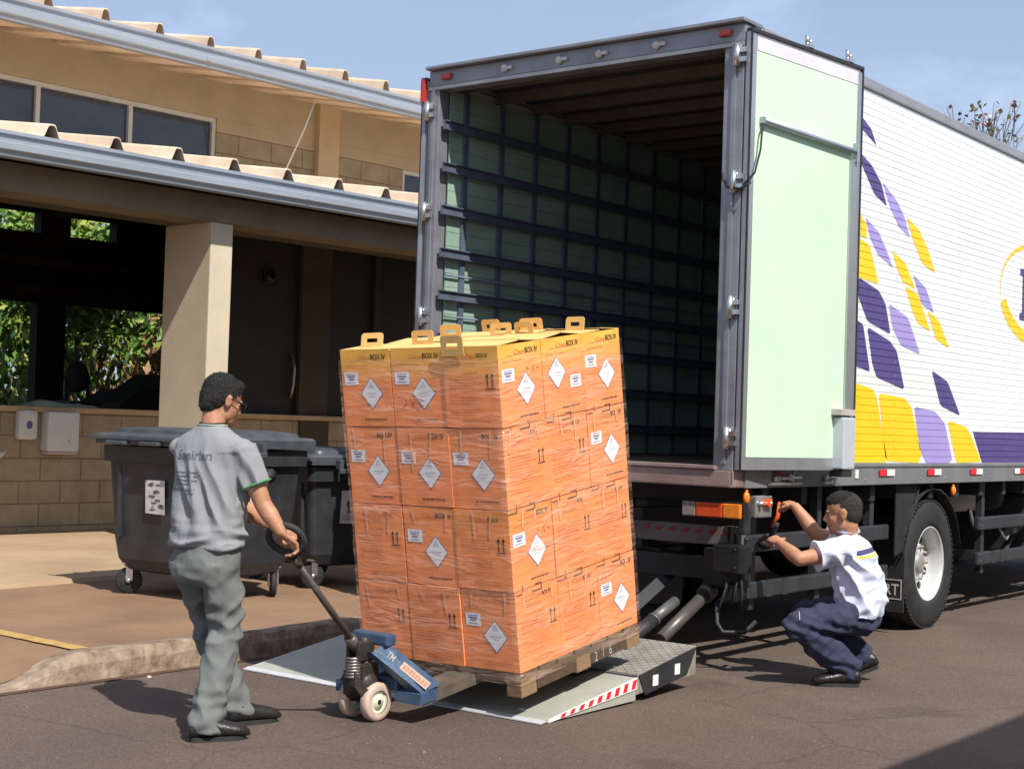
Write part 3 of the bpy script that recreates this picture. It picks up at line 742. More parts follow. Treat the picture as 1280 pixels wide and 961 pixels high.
# lock gear under the door on the base rail
for y,w in((.42,.42),(1.18,.22)):
    g=T(); g.box((.014,y,1.165),(.05,y+w,1.185),bev=.004); g.box((.02,y+.15*w,1.19),(.045,y+.3*w,1.225),bev=.006); g.box((.02,y+.6*w,1.19),(.05,y+.72*w,1.24),bev=.006); g.tube([(.05,y+.3*w,1.21),(.06,y+.9*w,1.215)],.009,8); g.tube([(.05,y+.66*w,1.18),(.055,y+.66*w,1.26)],.009,8)
    g.build('door_catch',chrome,truck)
for ya,yb in((.50,.62),(1.32,1.40)):
    g=T(); g.box((.0205,ya,1.21),(.022,yb,1.26)); g.build('reflector',mat('dim red reflector',(.30,.02,.02),.4,0),truck)

# doors
frame_alu=mat('mid grey aluminium',(.33,.34,.37),.4,.5,.12,5)
def door(hx,hy,s,name_label,detail):
    # s=+1 right door folded along the right side, -1 left one
    th=R_(7.0)*s
    Mx=Matrix.Translation((hx,hy,0))@Matrix.Rotation(-th,4,'Z')
    W=1.26; z0,z1=1.268,3.985
    def D():
        g=T(); g.mx=g.mx@Mx; return g
    xo=.034*s
    g=D(); g.box((0,.0,z0),(xo*.8,W,z1)); dr=g.build('rear_door',white_paint,truck,name_label)
    g=D(); a=xo*.81; b=xo*1.15
    for lo,hi in(((a,0,z0),(b,W,z0+.075)),((a,0,z0+.077),(b,.045,z1-.02)),((a,W-.05,z0+.077),(b,W,z1-.02)),):
        g.box(lo,hi)
    g.build('door_frame',alu,dr)
    g=D(); g.box((0,-.014,z0),(b*.8,-.002,z1)); g.build('door_edge',frame_alu,dr); g=D(); g.box((b*.801,-.013,z0),(b+.003*s,-.002,z1)); g.box((0,-.014,z1+.001),(b+.006*s,W+.016,z1+.022)); g.box((0,W+.002,z0),(b+.004*s,W+.018,z1)); g.build('door_gasket',frame_dark,dr)
    g=D(); g.box((a,.047,z0+.079),(a+.010*s,W-.052,z1-.11)); g.build('door_lining',mint,dr)
    g=D(); g.box((a,.047,z1-.108),(a+.013*s,W-.052,z1-.022)); g.build('top_trim',mat('pinkish white trim',(.62,.60,.62),.5,0,.05),dr)
    return dr,D,b
dr,D,b=door(.010,.012,1,'open right rear door with pale mint lining, folded back along the side',True)
g=D(); g.box((b+.001,1.13,1.64),(b+.014,1.20,3.36)); g.build('lock_rod_cover',alu,dr)
g=D(); g.tube([(b+.025,.10,3.445),(b+.025,1.16,3.41)],.018,12); g.box((b+.002,.09,3.425),(b+.035,.12,3.465)); g.box((b+.0,1.17,3.34),(b+.035,1.20,3.47)); g.build('lamp_tube',mat('satin tube',(.42,.45,.50),.35,.5,.08,8),dr)
g=D(); g.tube([(b+.03,.11,3.44),(b+.03,.08,3.38),(b+.035,.06,3.25),(b+.04,.0,3.10),(b+.0,-.06,3.02)],.007,6); g.build('lamp_cable',black_rubber,dr)
g=T(); g.tube([(.09,-.05,3.03),(.02,-.05,3.0),(-.09,-.03,3.02),(-.13,-.01,3.08),(-.14,.03,3.18)],.007,6); g.build('lamp_cable',black_rubber,truck)
for y in(.60,1.08):
    g=D(); g.box((.0,y,4.008),(.05,y+.06,4.03)); g.tube([(.025,y+.012,4.03),(.025,y+.012,4.09)],.014,8); g.tube([(.025,y+.045,4.03),(.03,y+.05,4.07)],.012,8); g.build('lock_cam',chrome,dr)
dl,D2,b2=door(-2.625,.012,-1,'open left rear door folded back along the far side',False)
# grey control box hanging at the door's foot
g=T(); g.box((.13,1.02,1.275),(.25,1.20,1.62),bev=.012); cb=g.build('control_box',mat('light grey enamel',(.50,.53,.57),.4,.1,.04,5),truck)
g=T(); g.box((.12,.99,1.635),(.24,1.21,1.675)); g.build('box_bracket',mat('beige bracket',(.45,.42,.37),.6,0),cb)
g=T(); g.box((.15,1.04,1.225),(.24,1.18,1.273),bev=.006); g.build('cable_gland',black_rubber,cb)
g=T(); g.tube([(.13,1.01,1.30),(.115,1.0,1.34),(.115,1.0,1.56),(.13,1.01,1.60)],.008,8); g.build('box_handle',chrome,cb)

# chassis
g=T()
for x in(-1.75,-.90): g.box((x,.25,.72),(x+.09,10.6,.98))
y=.5
while y<8.5: g.box((-2.55,y,1.03),(-.06,y+.08,1.149)); y+=.55
g.box((-1.76,.30,.985),(-1.66,8.6,1.03)); g.box((-.90,.30,.985),(-.81,8.6,1.03))
g.box((-1.66,.25,.74),(-.90,.33,.96)); g.box((-1.66,2.2,.74),(-.90,2.28,.96)); g.box((-1.66,4.4,.74),(-.90,4.48,.96))
g.build('chassis',frame_dark,truck)
g=T(); g.tube([(-2.2,3.28,.52),(-.4,3.28,.52)],.07,12); g.ell((-1.3,3.28,.52),(.24,.22,.22)); g.tube([(-1.3,3.3,.56),(-1.3,8.6,.78)],.05,10)
for x in(-1.82,-.78): 
    for k in range(5): g.box((x-.04,3.28-.72+.1*k,.60+.016*k),(x+.04,3.28+.72-.1*k,.614+.016*k))
g.build('rear_axle',black_steel,truck)
# wheels
def wheel(cx,cy,s,name='wheel',dish=1,R=.51):
    # outer face at cx looking towards s
    w=.27
    def L(prof,m,nm,n=56,par=None):
        g=T(); g.lathe([(s*a,r) for a,r in prof],n,(cx,cy,R),'x'); return g.build(nm,m,par)
    g=T(); 
    prof=[(-.045,.292),(-.012,.30),(-.003,.33),(0,.39),(-.008,.445),(-.022,.485),(-.04,.503),(-.06,.508),(-.07,.500),(-.078,.508),(-.13,.51),(-.138,.500),(-.146,.51),(-.20,.508),(-.208,.498),(-.216,.506),(-.235,.49),(-w+.01,.44),(-w,.38),(-w+.004,.32),(-w+.03,.292)]
    g.lathe([(s*a,r) for a,r in prof],72,(cx,cy,R),'x')
    for k in range(72):       # shoulder lugs
        a=2*math.pi*k/72
        M_=Matrix.Translation((cx,cy,R))@Matrix.Rotation(a,4,'X')
        g.box((s*-.052,-.014,.494),(s*-.018,.014,.5075) ,M=M_)
    ty=g.build('wheel',black_rubber,truck)
    if dish:
        L([(-.03,.293),(-.018,.297),(-.012,.290),(-.022,.280),(-.05,.272),(-.10,.262),(-.145,.256),(-.155,.245),(-.158,.225),(-.150,.205),(-.118,.150),(-.110,.135),(-.110,.0009)],mat('aluminium grey wheel paint',(.62,.63,.62),.38,.25,.12,5,.1,40),'rim',64,ty)
        for k in range(8):
            a=2*math.pi*(k+.5)/8; c=V((cx-s*.128,cy+.195*math.cos(a),R+.195*math.sin(a)))
            g=T(); g.lathe([(-s*.02,.034),(s*.005,.032),(s*.005,.0005)],16,c,'x'); g.build('vent_hole',black_steel,ty)
        g=T(); g.lathe([(s*-.109,.085),(s*-.085,.078),(s*-.078,.06),(s*-.076,.0005)],28,(cx,cy,R),'x')
        for k in range(10):
            a=2*math.pi*k/10; g.lathe([(s*-.112,.014),(s*-.085,.012),(s*-.083,.0005)],8,(cx,cy+.13*math.cos(a),R+.13*math.sin(a)),'x')
        g.build('hub',mat('dusty hub',(.30,.29,.27),.6,.3,.2,12),ty)
    else:
        L([(-.06,.292),(-.05,.20),(-.05,.0009)],frame_dark,'rim',40,ty)
for cx,s in((-.04,1),(-2.56,-1)): wheel(cx,3.28,s)
for cx,s in((-.345,1),(-2.255,-1)): wheel(cx,3.28,s,dish=0)
for cx,s in((-.10,1),(-2.50,-1)): wheel(cx,9.55,s)
# mud wings and flap
for x0,x1 in((-.64,-.03),(-2.57,-1.96)):
    g=T(); pts=[]
    for k in range(13):
        a=R_(12+156*k/12); pts.append((3.28-.60*math.cos(a),.50+.60*math.sin(a)))
    a=None
    for y,z in pts:
        r=[g.v((x0,y,z)),g.v((x1,y,z)),g.v((x1,y,z+.012)),g.v((x0,y,z+.012))]
        if a:
            for k in range(4): g.f([a[k],a[(k+1)%4],r[(k+1)%4],r[k]])
        else: g.f(r)
        a=r
    g.f(a); g.build('mudguard',black_rubber,truck)
    x0=x0 if x1<-.1 else -.40
    g=T(); g.box((x0,2.725,.17),(x1,2.74,.62)); mf=g.build('mud_flap',black_rubber,truck)
    if x1>-.1:
        g=T(); g.text('PORT',(x1-.035,2.722,.30),(1,0,0),(0,0,1),.085,width=.26,bold=.012,right=True)
        for lo,hi in(((x0+.02,2.721,.265),(x1-.015,2.7235,.272)),((x0+.02,2.721,.41),(x1-.015,2.7235,.417)),((x1-.022,2.720,.272),(x1-.015,2.7234,.41)),((x0+.02,2.720,.272),(x0+.027,2.7234,.41))): g.box(lo,hi)
        g.build('flap_lettering',mat('dirty white paint',(.52,.47,.40),.8,0,.2,30),mf)
g=T(); g.box((-.055,2.58,.62),(-.045,2.60,1.12)); g.prism([(-.05,2.58,1.14),(-.05,3.02,1.14),(-.05,2.72,.64),(-.05,2.60,.60)],(-.012,0,0)); g.tube([(-.035,3.0,1.14),(-.035,2.70,.60)],.006,6); g.build('wing_stay',black_rubber,truck)
# side guards: two square bars on struts, before and behind the wheel
guard_m=mat('charcoal guard bar',(.040,.043,.048),.45,.2,.2,6,.1,40)
for x in(-.06,-2.54):
    s=-1 if x>-1 else 1
    for y0,y1 in((.26,2.50),(4.35,7.6)):
        g=T(); g.box((x+s*.045,y0,.735),(x,y1,.845),bev=.012); g.box((x+s*.045,y0,.44),(x,y1,.545),bev=.012)
        for y in(y0+.18,(y0+y1)/2,y1-.25): g.box((x+s*.046,y,.36),(x+s*.10,y+.07,1.148))
        for z in(.77,.82,.47,.52): g.lathe([(-s*.0,.010),(-s*.007,.008),(-s*.008,.0005)],8,(x,y0+.05,z),'x')
        for y in(y0+.33,y0+.55): g.box((x-s*.002,y,.438),(x+s*.02,y+.07,.547))
        g.build('side_guard',guard_m,truck)
# air tank, brake pots and pipes before the wheel
g=T(); g.lathe([(0,.0009),(.03,.07),(.06,.115),(.12,.14),(.9,.14),(.96,.115),(1.0,.0009)],24,(-.5,4.84,.99),'y'); g.build('air_tank',mat('white tank enamel',(.60,.61,.60),.3,0,.08,6,coat=.3),truck)
g=T(); g.lathe([(0,.0009),(.02,.08),(.06,.11),(.2,.11),(.25,.05)],20,(-.35,5.25,.98),'y'); g.tube([(-.2,4.5,.9),(-.15,4.6,.55),(-.2,4.9,.45),(-.2,5.4,.5),(-.3,6,.7)],.02,8); g.box((-1.0,5.9,.45),(-.2,7.3,1.0),bev=.03)
g.build('tank_gear',frame_dark,truck)
g=T(); g.tube([(-.12,4.95,.78),(-.10,5.05,.66),(-.12,5.2,.62),(-.15,5.35,.66)],.012,8); g.build('hose_loop',alu_dull,truck)
# amber side lamps on brackets
for y,z in((.175,1.09),(3.60,1.085)):
    g=T(); g.tube([(.0,y,z+.05),(.0,y,z+.03)],.010,6); g.ell((.0,y,z-.0),(.022,.026,.04)); g.build('side_lamp',amber_lens,truck)
g=T(); g.box((-.03,.13,.86),(.02,.21,1.04),bev=.012); g.tube([(.0,.16,1.04),(.0,.16,1.06)],.02,10); g.build('lamp_bracket',black_rubber,truck)
# rear lights, bumper, under-run gear
def tail(x0,x1,order):
    g=T(); g.box((x0-.01,.04,.955),(x1+.01,.09,1.065)); tl=g.build('tail_light',black_steel,truck)
    xs=[x0,x0+(x1-x0)*.24,x0+(x1-x0)*.70,x1]
    for k,mm in enumerate(order):
        g=T(); g.box((xs[k]+.002,.012,.965),(xs[k+1]-.002,.039,1.055),bev=.008); g.build('lens',mm,tl)
tail(-.37,.05,(mat('darker clear lens',(.22,.18,.17),.3,0),mat('orange red lens',(.55,.07,.02),.25,0,.12,30,coat=.5),mat('deep amber lens',(.72,.20,.02),.25,0,.15,30,coat=.5))); tail(-2.62,-2.19,(amber_lens,red_lens,clear_lens))  # right lamp's clear section is darker than the left lamp's
g=T(); g.box((-2.35,.22,.775),(-.06,.30,.90),bev=.01); bp=g.build('bumper_beam',mat('dusty bumper in painted shade',(.13,.12,.115),.6,.1,.2,5),truck)  # white beam, its shade put into the dark colour along with dust
g=T()
x=-2.3
while x<-.1:
    g.prism([(x,.2185,.845),(x+.05,.2185,.845),(x+.075,.2185,.875),(x+.025,.2185,.875)],(0,-.002,0)); x+=.10
g.build('warning_strip',mat('dusty red in painted shade',(.22,.02,.02),.5,0),bp)  # red dimmed in the colour for the shade here, plus dust
g=T(); g.box((-.30,.18,.52),(-.02,.30,.76),bev=.015); g.box((-.16,.05,.62),(.04,.20,.80),bev=.015); g.box((-2.5,.2,.56),(-.2,.42,.70)); g.box((-.10,.10,.44),(-.04,.3,.55),bev=.01)
g.lathe([(0,.008),(-.006,.006),(-.007,.0005)],8,(.0,.048,.66),'y'); g.lathe([(0,.008),(-.006,.006),(-.007,.0005)],8,(.0,.048,.77),'y')
g.box((-.9,.3,.35),(-.7,.6,.72)); g.box((-1.9,.3,.35),(-1.7,.6,.72)); g.box((-1.7,.32,.42),(-.9,.46,.56))
g.tube([(-2.3,.34,.62),(-.25,.34,.62)],.055,12)
g.build('lift_gear',black_steel,truck)
g=T()
g.tube([(-.17,.14,.42),(-.14,.10,.30),(-.10,.10,.25),(.0,.20,.25),(.02,.30,.31)],.014,8); g.build('under_run_loop',frame_dark,truck)
g=T()
for k,(a,b_) in enumerate((((-.14,.22,.9),(-.09,.02,.38)),((-.11,.24,.9),(-.02,.08,.44)),((-.06,.2,.8),(.0,.14,.40)))):
    a,b_=V(a),V(b_); c=(a+b_)/2+V((.05,-.05,-.1)); g.tube([a,a.lerp(c,.5)+V((0,0,-.02)),c,b_],.009,6)
g.build('hydraulic_hose',black_rubber,truck)
# tail lift arms and rams
for x in(-.62,-2.0):
    g=T(); g.tube([(x,.42,.60),(x,-.42,.24)],.055,4,smooth=False); g.build('lift_arm',guard_m,truck)
for x in(-.28,-1.85):
    g=T(); g.tube([(x,.24,.49),(x,.17,.455)],.058,18); g.tube([(x,.17,.455),(x,-.34,.225)],.040,18); rm=g.build('lift_ram',mat('olive grey ram',(.10,.092,.08),.4,.3,.15,6),truck)
    g=T(); g.tube([(x-.2,.15,.40),(x-.2,-.10,.31)],.036,14); g.tube([(x-.2,-.095,.309),(x-.2,-.115,.30)],.045,14); g.build('ram_cylinder',mat('dusty ram cylinder',(.12,.12,.12),.45,.3,.2,8),rm)
    g=T(); g.tube([(x-.2,-.12,.30),(x-.2,-.32,.222)],.043,14); g.build('ram_sleeve',frame_dark,rm)
# tail lift platform, front flap resting on the street
XL,XR=-2.07,.10
tread=mat('checker plate',(.31,.285,.245),.5,.25,.2,7)
t_=tread.node_tree; bb=t_.nodes['Principled BSDF']; co=t_.nodes.new('ShaderNodeTexCoord')
wv=[]
for rot in(45,-45):
    mm=t_.nodes.new('ShaderNodeMapping'); mm.inputs['Rotation'].default_value=(0,0,R_(rot)); mm.inputs['Scale'].default_value=(1,1,1)
    w=t_.nodes.new('ShaderNodeTexWave'); w.inputs['Scale'].default_value=6.5; w.inputs['Distortion'].default_value=0
    t_.links.new(co.outputs['Object'],mm.inputs[0]); t_.links.new(mm.outputs[0],w.inputs['Vector']); wv.append(w)
mxx=t_.nodes.new('ShaderNodeMath'); mxx.operation='MAXIMUM'; t_.links.new(wv[0].outputs['Fac'],mxx.inputs[0]); t_.links.new(wv[1].outputs['Fac'],mxx.inputs[1])
pw=t_.nodes.new('ShaderNodeMath'); pw.operation='POWER'; pw.inputs[1].default_value=5; t_.links.new(mxx.outputs[0],pw.inputs[0])
bu=t_.nodes.new('ShaderNodeBump'); bu.inputs['Strength'].default_value=.9; bu.inputs['Distance'].default_value=.006; t_.links.new(pw.outputs[0],bu.inputs['Height']); t_.links.new(bu.outputs[0],bb.inputs['Normal'])
gp=mat('worn grey green lift plate',(.36,.37,.31),.55,.2,.14,3.5,.15,50,c2=(.47,.46,.38),detail=9)
g=T(); 
def yz(y0,z0,y1,z1,h0,h1,x0=XL,x1=XR,g=None): g.prism([(x0,y0,z0),(x0,y1,z1),(x0,y1,z1-h1),(x0,y0,z0-h0)],(x1-x0,0,0))
yz(-2.03,.016,-1.19,.140,.010,.125,g=g); pf=g.build('lift_platform',gp,truck)
g=T(); yz(-2.07,.010,-2.028,.020,.006,.012,XL-.012,XR+.006,g=g); g.prism([(XL-.012,-2.03,.016),(XL-.012,-1.19,.142),(XL-.012,-1.19,.10),(XL-.012,-2.03,.004)],(.011,0,0)); g.build('edge_strip',mat('bright worn edge',(.72,.72,.74),.4,.4,.1,8),pf)
g=T(); yz(-1.185,.150,-.557,.252,.105,.16,g=g); pt=g.build('tread_plate',[tread],pf)
g=T(); g.prism([(XR+.001,-1.17,.148),(XR+.001,-.56,.246),(XR+.001,-.66,.10),(XR+.001,-1.10,.035)],(.006,0,0)); g.build('side_plate',frame_dark,pf)
for y in(-.80,-1.03):
    z=.11+ (y+1.0)*.16; g=T(); g.box((XR+.0075,y,z-.03),(XR+.0095,y+.055,z+.03)); g.build('sticker',white_ref,pf)
g=T(); g.box((-1.00,-1.25,.141),(-.52,-1.18,.150)); g.tube([(XL,-1.187,.145),(XR,-1.187,.145)],.010,8)
g.box((-.43,-1.34,.124),(-.20,-1.20,.1465)); g.build('hinge_pin',frame_dark,pf)
g=T(); g.prism([(-.42,-1.33,.1285),(-.20,-1.33,.1285),(-.20,-1.22,.1455),(-.42,-1.22,.1455)],(0,0,.004)); g.build('id_plate',white_ref,pf)
# red and white side strip of the flap
g=T(); g.m(0).prism([(XR+.001,-2.0,.020),(XR+.001,-1.19,.141),(XR+.001,-1.19,.075),(XR+.001,-2.0,.003)],(.005,0,0))
g.m(1)
y=-1.90
while y<-1.24:
    zt=lambda yy:.020+(yy+2.0)*.1494
    zb=lambda yy:.003+(yy+2.0)*.089
    h=lambda yy,f:zb(yy)+(zt(yy)-zb(yy))*f
    g.prism([(XR+.0062,y,h(y,.12)),(XR+.0062,y+.038,h(y+.038,.12)),(XR+.0062,y+.055,h(y+.055,.86)),(XR+.0062,y+.017,h(y+.017,.86))],(.001,0,0)); y+=.082
g.build('warning_strip',[white_ref,red_ref],pf)
# cab (beyond the frame)
g=T(); g.prism([(-2.55,8.75,.95),(-2.55,8.75,3.0),(-2.55,9.1,3.15),(-2.55,10.3,3.1),(-2.55,10.75,2.1),(-2.55,10.8,.5),(-2.55,10.1,.5),(-2.55,10.05,.95)],(2.5,0,0)); g.build('cab',white_paint,truck)
g=T(); g.prism([(-.045,9.25,1.75),(-.045,9.25,2.7),(-.045,10.2,2.7),(-.045,10.55,1.9),(-.045,10.5,1.75)],(.004,0,0)); g.prism([(-2.45,10.78,2.12),(-.15,10.78,2.12),(-.15,10.36,3.0),(-2.45,10.36,3.0)],(0,.02,0)); g.build('cab_window',win_glass,truck)
# valve panel the squatting man works at
g=T(); g.box((-.06,.30,.96),(.0,.52,1.10),bev=.01); vp=g.build('valve_panel',mat('grey valve block',(.30,.30,.29),.4,.5,.3,18),truck)
for k in range(3):
    g=T(); g.lathe([(0,.02),(.03,.016),(.035,.0005)],12,(.0,.34+.06*k,1.05),'x'); g.build('valve_cap',[chrome,orange_plastic][k==1],vp)
g=T(); g.tube([(.01,.50,.90),(.05,.505,.97),(.05,.52,1.06)],[.008,.014,.010],8); g.box((.0,.42,1.03),(.03,.47,1.08),bev=.006); g.build('lever',orange_plastic,vp)
g=T(); g.tube([(.0,.47,.80),(.03,.485,.86),(.05,.5,.93)],.016,8); g.ell((.0,.44,.80),(.05,.06,.045)); g.build('valve_handle',black_rubber,vp)

# ---------------------------------------------------------------- the load of cartons on its pallet
ST=Matrix.Translation((.007,-2.120,.250))@Matrix.Rotation(R_(.35),4,'Z')@Matrix.Rotation(R_(-.97),4,'Y')@Matrix.Rotation(R_(8.65),4,'X')
# in this frame: x from -1.068 (left) to 0, y from 0 (near) to 1.112, z up from the pallet deck
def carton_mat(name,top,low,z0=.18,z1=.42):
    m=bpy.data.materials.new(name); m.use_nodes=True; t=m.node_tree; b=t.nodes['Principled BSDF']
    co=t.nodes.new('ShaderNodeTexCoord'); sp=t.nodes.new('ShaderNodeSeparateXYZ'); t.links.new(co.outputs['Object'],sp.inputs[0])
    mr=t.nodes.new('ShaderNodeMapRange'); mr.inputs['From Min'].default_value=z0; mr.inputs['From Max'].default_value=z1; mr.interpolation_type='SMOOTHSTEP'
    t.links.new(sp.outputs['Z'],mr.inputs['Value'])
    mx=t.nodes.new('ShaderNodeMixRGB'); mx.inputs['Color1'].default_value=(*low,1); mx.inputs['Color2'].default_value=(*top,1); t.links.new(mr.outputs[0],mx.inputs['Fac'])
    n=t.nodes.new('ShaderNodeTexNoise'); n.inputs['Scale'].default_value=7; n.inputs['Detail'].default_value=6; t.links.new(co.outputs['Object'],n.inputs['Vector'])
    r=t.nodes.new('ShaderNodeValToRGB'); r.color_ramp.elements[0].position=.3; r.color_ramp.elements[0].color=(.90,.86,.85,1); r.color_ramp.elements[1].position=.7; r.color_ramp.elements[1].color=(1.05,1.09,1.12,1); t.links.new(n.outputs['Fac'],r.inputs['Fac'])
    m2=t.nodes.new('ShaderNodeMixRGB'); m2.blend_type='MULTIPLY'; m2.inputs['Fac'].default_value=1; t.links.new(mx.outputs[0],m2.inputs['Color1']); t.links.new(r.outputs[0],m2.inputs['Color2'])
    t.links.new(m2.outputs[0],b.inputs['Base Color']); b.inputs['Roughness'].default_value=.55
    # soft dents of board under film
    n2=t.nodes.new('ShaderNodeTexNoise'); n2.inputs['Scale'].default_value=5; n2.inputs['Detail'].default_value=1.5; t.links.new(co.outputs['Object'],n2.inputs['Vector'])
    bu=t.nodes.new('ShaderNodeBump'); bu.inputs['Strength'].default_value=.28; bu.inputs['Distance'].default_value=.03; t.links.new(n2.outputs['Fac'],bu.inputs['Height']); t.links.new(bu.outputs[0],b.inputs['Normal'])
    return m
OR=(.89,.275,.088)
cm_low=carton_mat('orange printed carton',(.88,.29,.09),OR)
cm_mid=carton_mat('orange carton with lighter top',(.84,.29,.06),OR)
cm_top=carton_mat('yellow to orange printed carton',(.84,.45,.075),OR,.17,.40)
kraft=mat('yellow carton board',(.74,.46,.16),.7,0,.08,8)
kraft_in=mat('brown carton edge',(.50,.30,.12),.8,0,.1,12)
tape_m=mat('pale packing tape',(.84,.36,.17),.3,0,.12,14)
BW,BD,BH=.350,.364,.4085
rb=random.Random(3)
def face_basis(side,w,d):
    # origin at lower-left of the face as seen from outside, u right, v up, n out
    if side=='front': return V((-w/2,-d/2,0)),V((1,0,0)),V((0,0,1)),V((0,-1,0)),w
    return V((w/2,-d/2,0)),V((0,1,0)),V((0,0,1)),V((1,0,0)),d
def add_print(box,side,kind,w,d,h,seed,faint=False):
    r=random.Random(seed); o,u,v,n,W=face_basis(side,w,d)
    P=lambda a,b,e=.0016:o+u*a+v*b+n*e
    def q(g,a0,b0,a1,b1,e=.0016): g.poly([P(a0,b0,e),P(a1,b0,e),P(a1,b1,e),P(a0,b1,e)])
    # index 0 faded, 1 dark, 2 paper, 3 blue, 4 grey
    g=MB()
    g.m(1 if not faint else 0).text('BOX IV',P(W*.62,h*.865),u,v,.030 if kind!='B' else .022,width=W*.30 if kind!='B' else W*.2,bold=.02)
    g.m(0); q(g,W*.22,h*.858,W*.60,h*.864)
    g.text('Class',P(W*.36,h*.872),u,v,.022,width=W*.24,bold=.0)
    def textrow(a0,a1,z,hh=.0042,m=0):
        g.m(m); a=a0
        while a<a1:
            L=r.uniform(.008,.03); b=min(a1,a+L); q(g,a,z,b,z+hh); a=b+.005
    if kind=='B':
        textrow(W*.25,W*.60,h*.80); textrow(W*.12,W*.62,h*.775)
        z=h*.68; textrow(W*.32,W*.62,z)
        k=0
        for z in [h*(.62-.037*i) for i in range(13)]:
            if k in(5,10): k+=1; continue
            textrow(W*.10,W*r.uniform(.55,.74),z,.0038); k+=1
        for z in (h*.10,h*.07): textrow(W*.3,W*.8,z)
        g.m(1)
        for a in (W*.79,W*.88):
            q(g,a-.0035,h*.50,a+.0035,h*.64); g.poly([P(a-.012,h*.625),P(a+.012,h*.625),P(a,h*.672)])
        q(g,W*.75,h*.475,W*.92,h*.490)
    else:
        textrow(W*.10,W*.55,h*.785)
        lw=.28 if kind=='A' else .26
        la=W*.06 if kind in('A',) else W*.66
        lb=h*.545 if kind=='A' else h*.33
        g.m(4); q(g,la-.002,lb-.002,la+W*lw+.002,lb+h*.155+.002,.0015)
        g.m(2); q(g,la,lb,la+W*lw,lb+h*.155,.0020)
        g.m(3); g.text('RISK',P(la+W*.05,lb+h*.09,.0024),u,v,.012,width=W*(lw-.11),bold=.02) if False else None
        for i,(f0,f1) in enumerate(((.15,.85),(.2,.8),(.3,.7),(.2,.8))):
            q(g,la+W*lw*f0,lb+h*(.125-.034*i),la+W*lw*f1,lb+h*(.125-.034*i)+(.009 if i in(1,2) else .004),.0024)
        ca,cb=(W*.60,h*.43) if kind=='A' else (W*.34,h*.55)
        ra,rb_=W*.225,h*.21
        g.m(3); g.poly([P(ca,cb-rb_,.0018),P(ca+ra,cb,.0018),P(ca,cb+rb_,.0018),P(ca-ra,cb,.0018)])
        ra*=.93; rb_*=.93
        g.m(2); g.poly([P(ca,cb-rb_,.0022),P(ca+ra,cb,.0022),P(ca,cb+rb_,.0022),P(ca-ra,cb,.0022)])
        g.m(4)
        for k in range(3):      # faint trefoil in the upper half
            a=R_(90+120*k); c=(ca+.011*math.cos(a),cb+.042+.011*math.sin(a))
            g.poly([P(c[0]+.009*math.cos(R_(30*j)),c[1]+.009*math.sin(R_(30*j)),.0026) for j in range(12)])
        q(g,ca-.034,cb-.004,ca+.034,cb+.004,.0026); q(g,ca-.022,cb-.018,ca+.022,cb-.012,.0026)
        g.m(0); textrow(W*.42,W*.86,h*.085,.007,1 if not faint else 0)
    return g.build('print',[ink_soft,ink,paper,ink_blue,ink_grey],box,fixn=False)
def scribble(box,side,w,d,h,pts,m):
    o,u,v,n,W=face_basis(side,w,d); g=MB()
    for seg in pts:
        for (a,b),(c,e) in zip(seg,seg[1:]):
            A=o+u*a*W+v*b*h+n*.0028; B=o+u*c*W+v*e*h+n*.0028; t=(B-A).normalized(); k=n.cross(t)*.002
            g.poly([A-k,B-k,B+k,A+k])
    g.build('pen_marks',m,box,fixn=False)
pen_red=mat('red brown pen',(.35,.03,.02),.6)
def handle(box,x,y,z,rot,tilt,w=.13,h=.062,m=None):
    # folded-up carry flap with a cut-out grip
    g=MB(); M=Matrix.Translation((x,y,z))@Matrix.Rotation(R_(rot),4,'Z')@Matrix.Rotation(R_(tilt),4,'X'); g.mx=M
    t=.0035; a=w/2
    out=[(-a,0),(a,0),(a,h-.014),(a-.008,h-.003),(a-.018,h),(-a+.018,h),(-a+.008,h-.003),(-a,h-.014)]
    i0,i1,j0,j1=-a*.50,a*.50,h*.34,h*.62
    for e in(0,t):
        pass
    def slab(P): g.prism([(p[0],0,p[1]) for p in P],(0,t,0))
    slab([(-a,0),(a,0),(a,j0),(-a,j0)]); slab([(-a,j0),(i0,j0),(i0,j1),(-a,j1)]); slab([(i1,j0),(a,j0),(a,j1),(i1,j1)])
    slab([(-a,j1),(a,j1),(a,h-.014),(a-.008,h-.003),(a-.018,h),(-a+.018,h),(-a+.008,h-.003),(-a,h-.014)])
    g.build('carry_handle',m or kraft,box)
FR={0:['A','A','B'],1:['A','A','A'],2:['B','A','B'],3:['B','B','A']}       # by row from the top, left to right
RT={0:['A','C','A'],1:['B','B','A'],2:['A','B','B'],3:['B','B','A']}       # near to far
ROWN=['top','second','third','bottom']
def describe(row,ci,rj):
    onF=rj==0; onR=ci==2
    rn=['top layer','second layer from the top','third layer from the top','bottom layer'][row]
    col='yellow-topped orange' if row==0 else 'orange'
    if onF and onR: return '%s carton at the near corner, in the %s'%(col,rn)
    if onF: return '%s carton, shaded front, %s column, %s'%(col,('leftmost','middle')[ci],rn)
    if onR: return '%s carton, sunlit side, %s column, %s'%(col,('','middle','farthest')[rj],rn)
    if row==0: return 'yellow-lidded carton %s'%{(0,1):'halfway along the left edge of the top layer',(1,1):'in the very centre of the top layer',(0,2):'at the far left corner of the top layer',(1,2):'in the middle of the top layer\'s back row'}[(ci,rj)]
    return 'plain orange carton on the hidden far side of the stack'
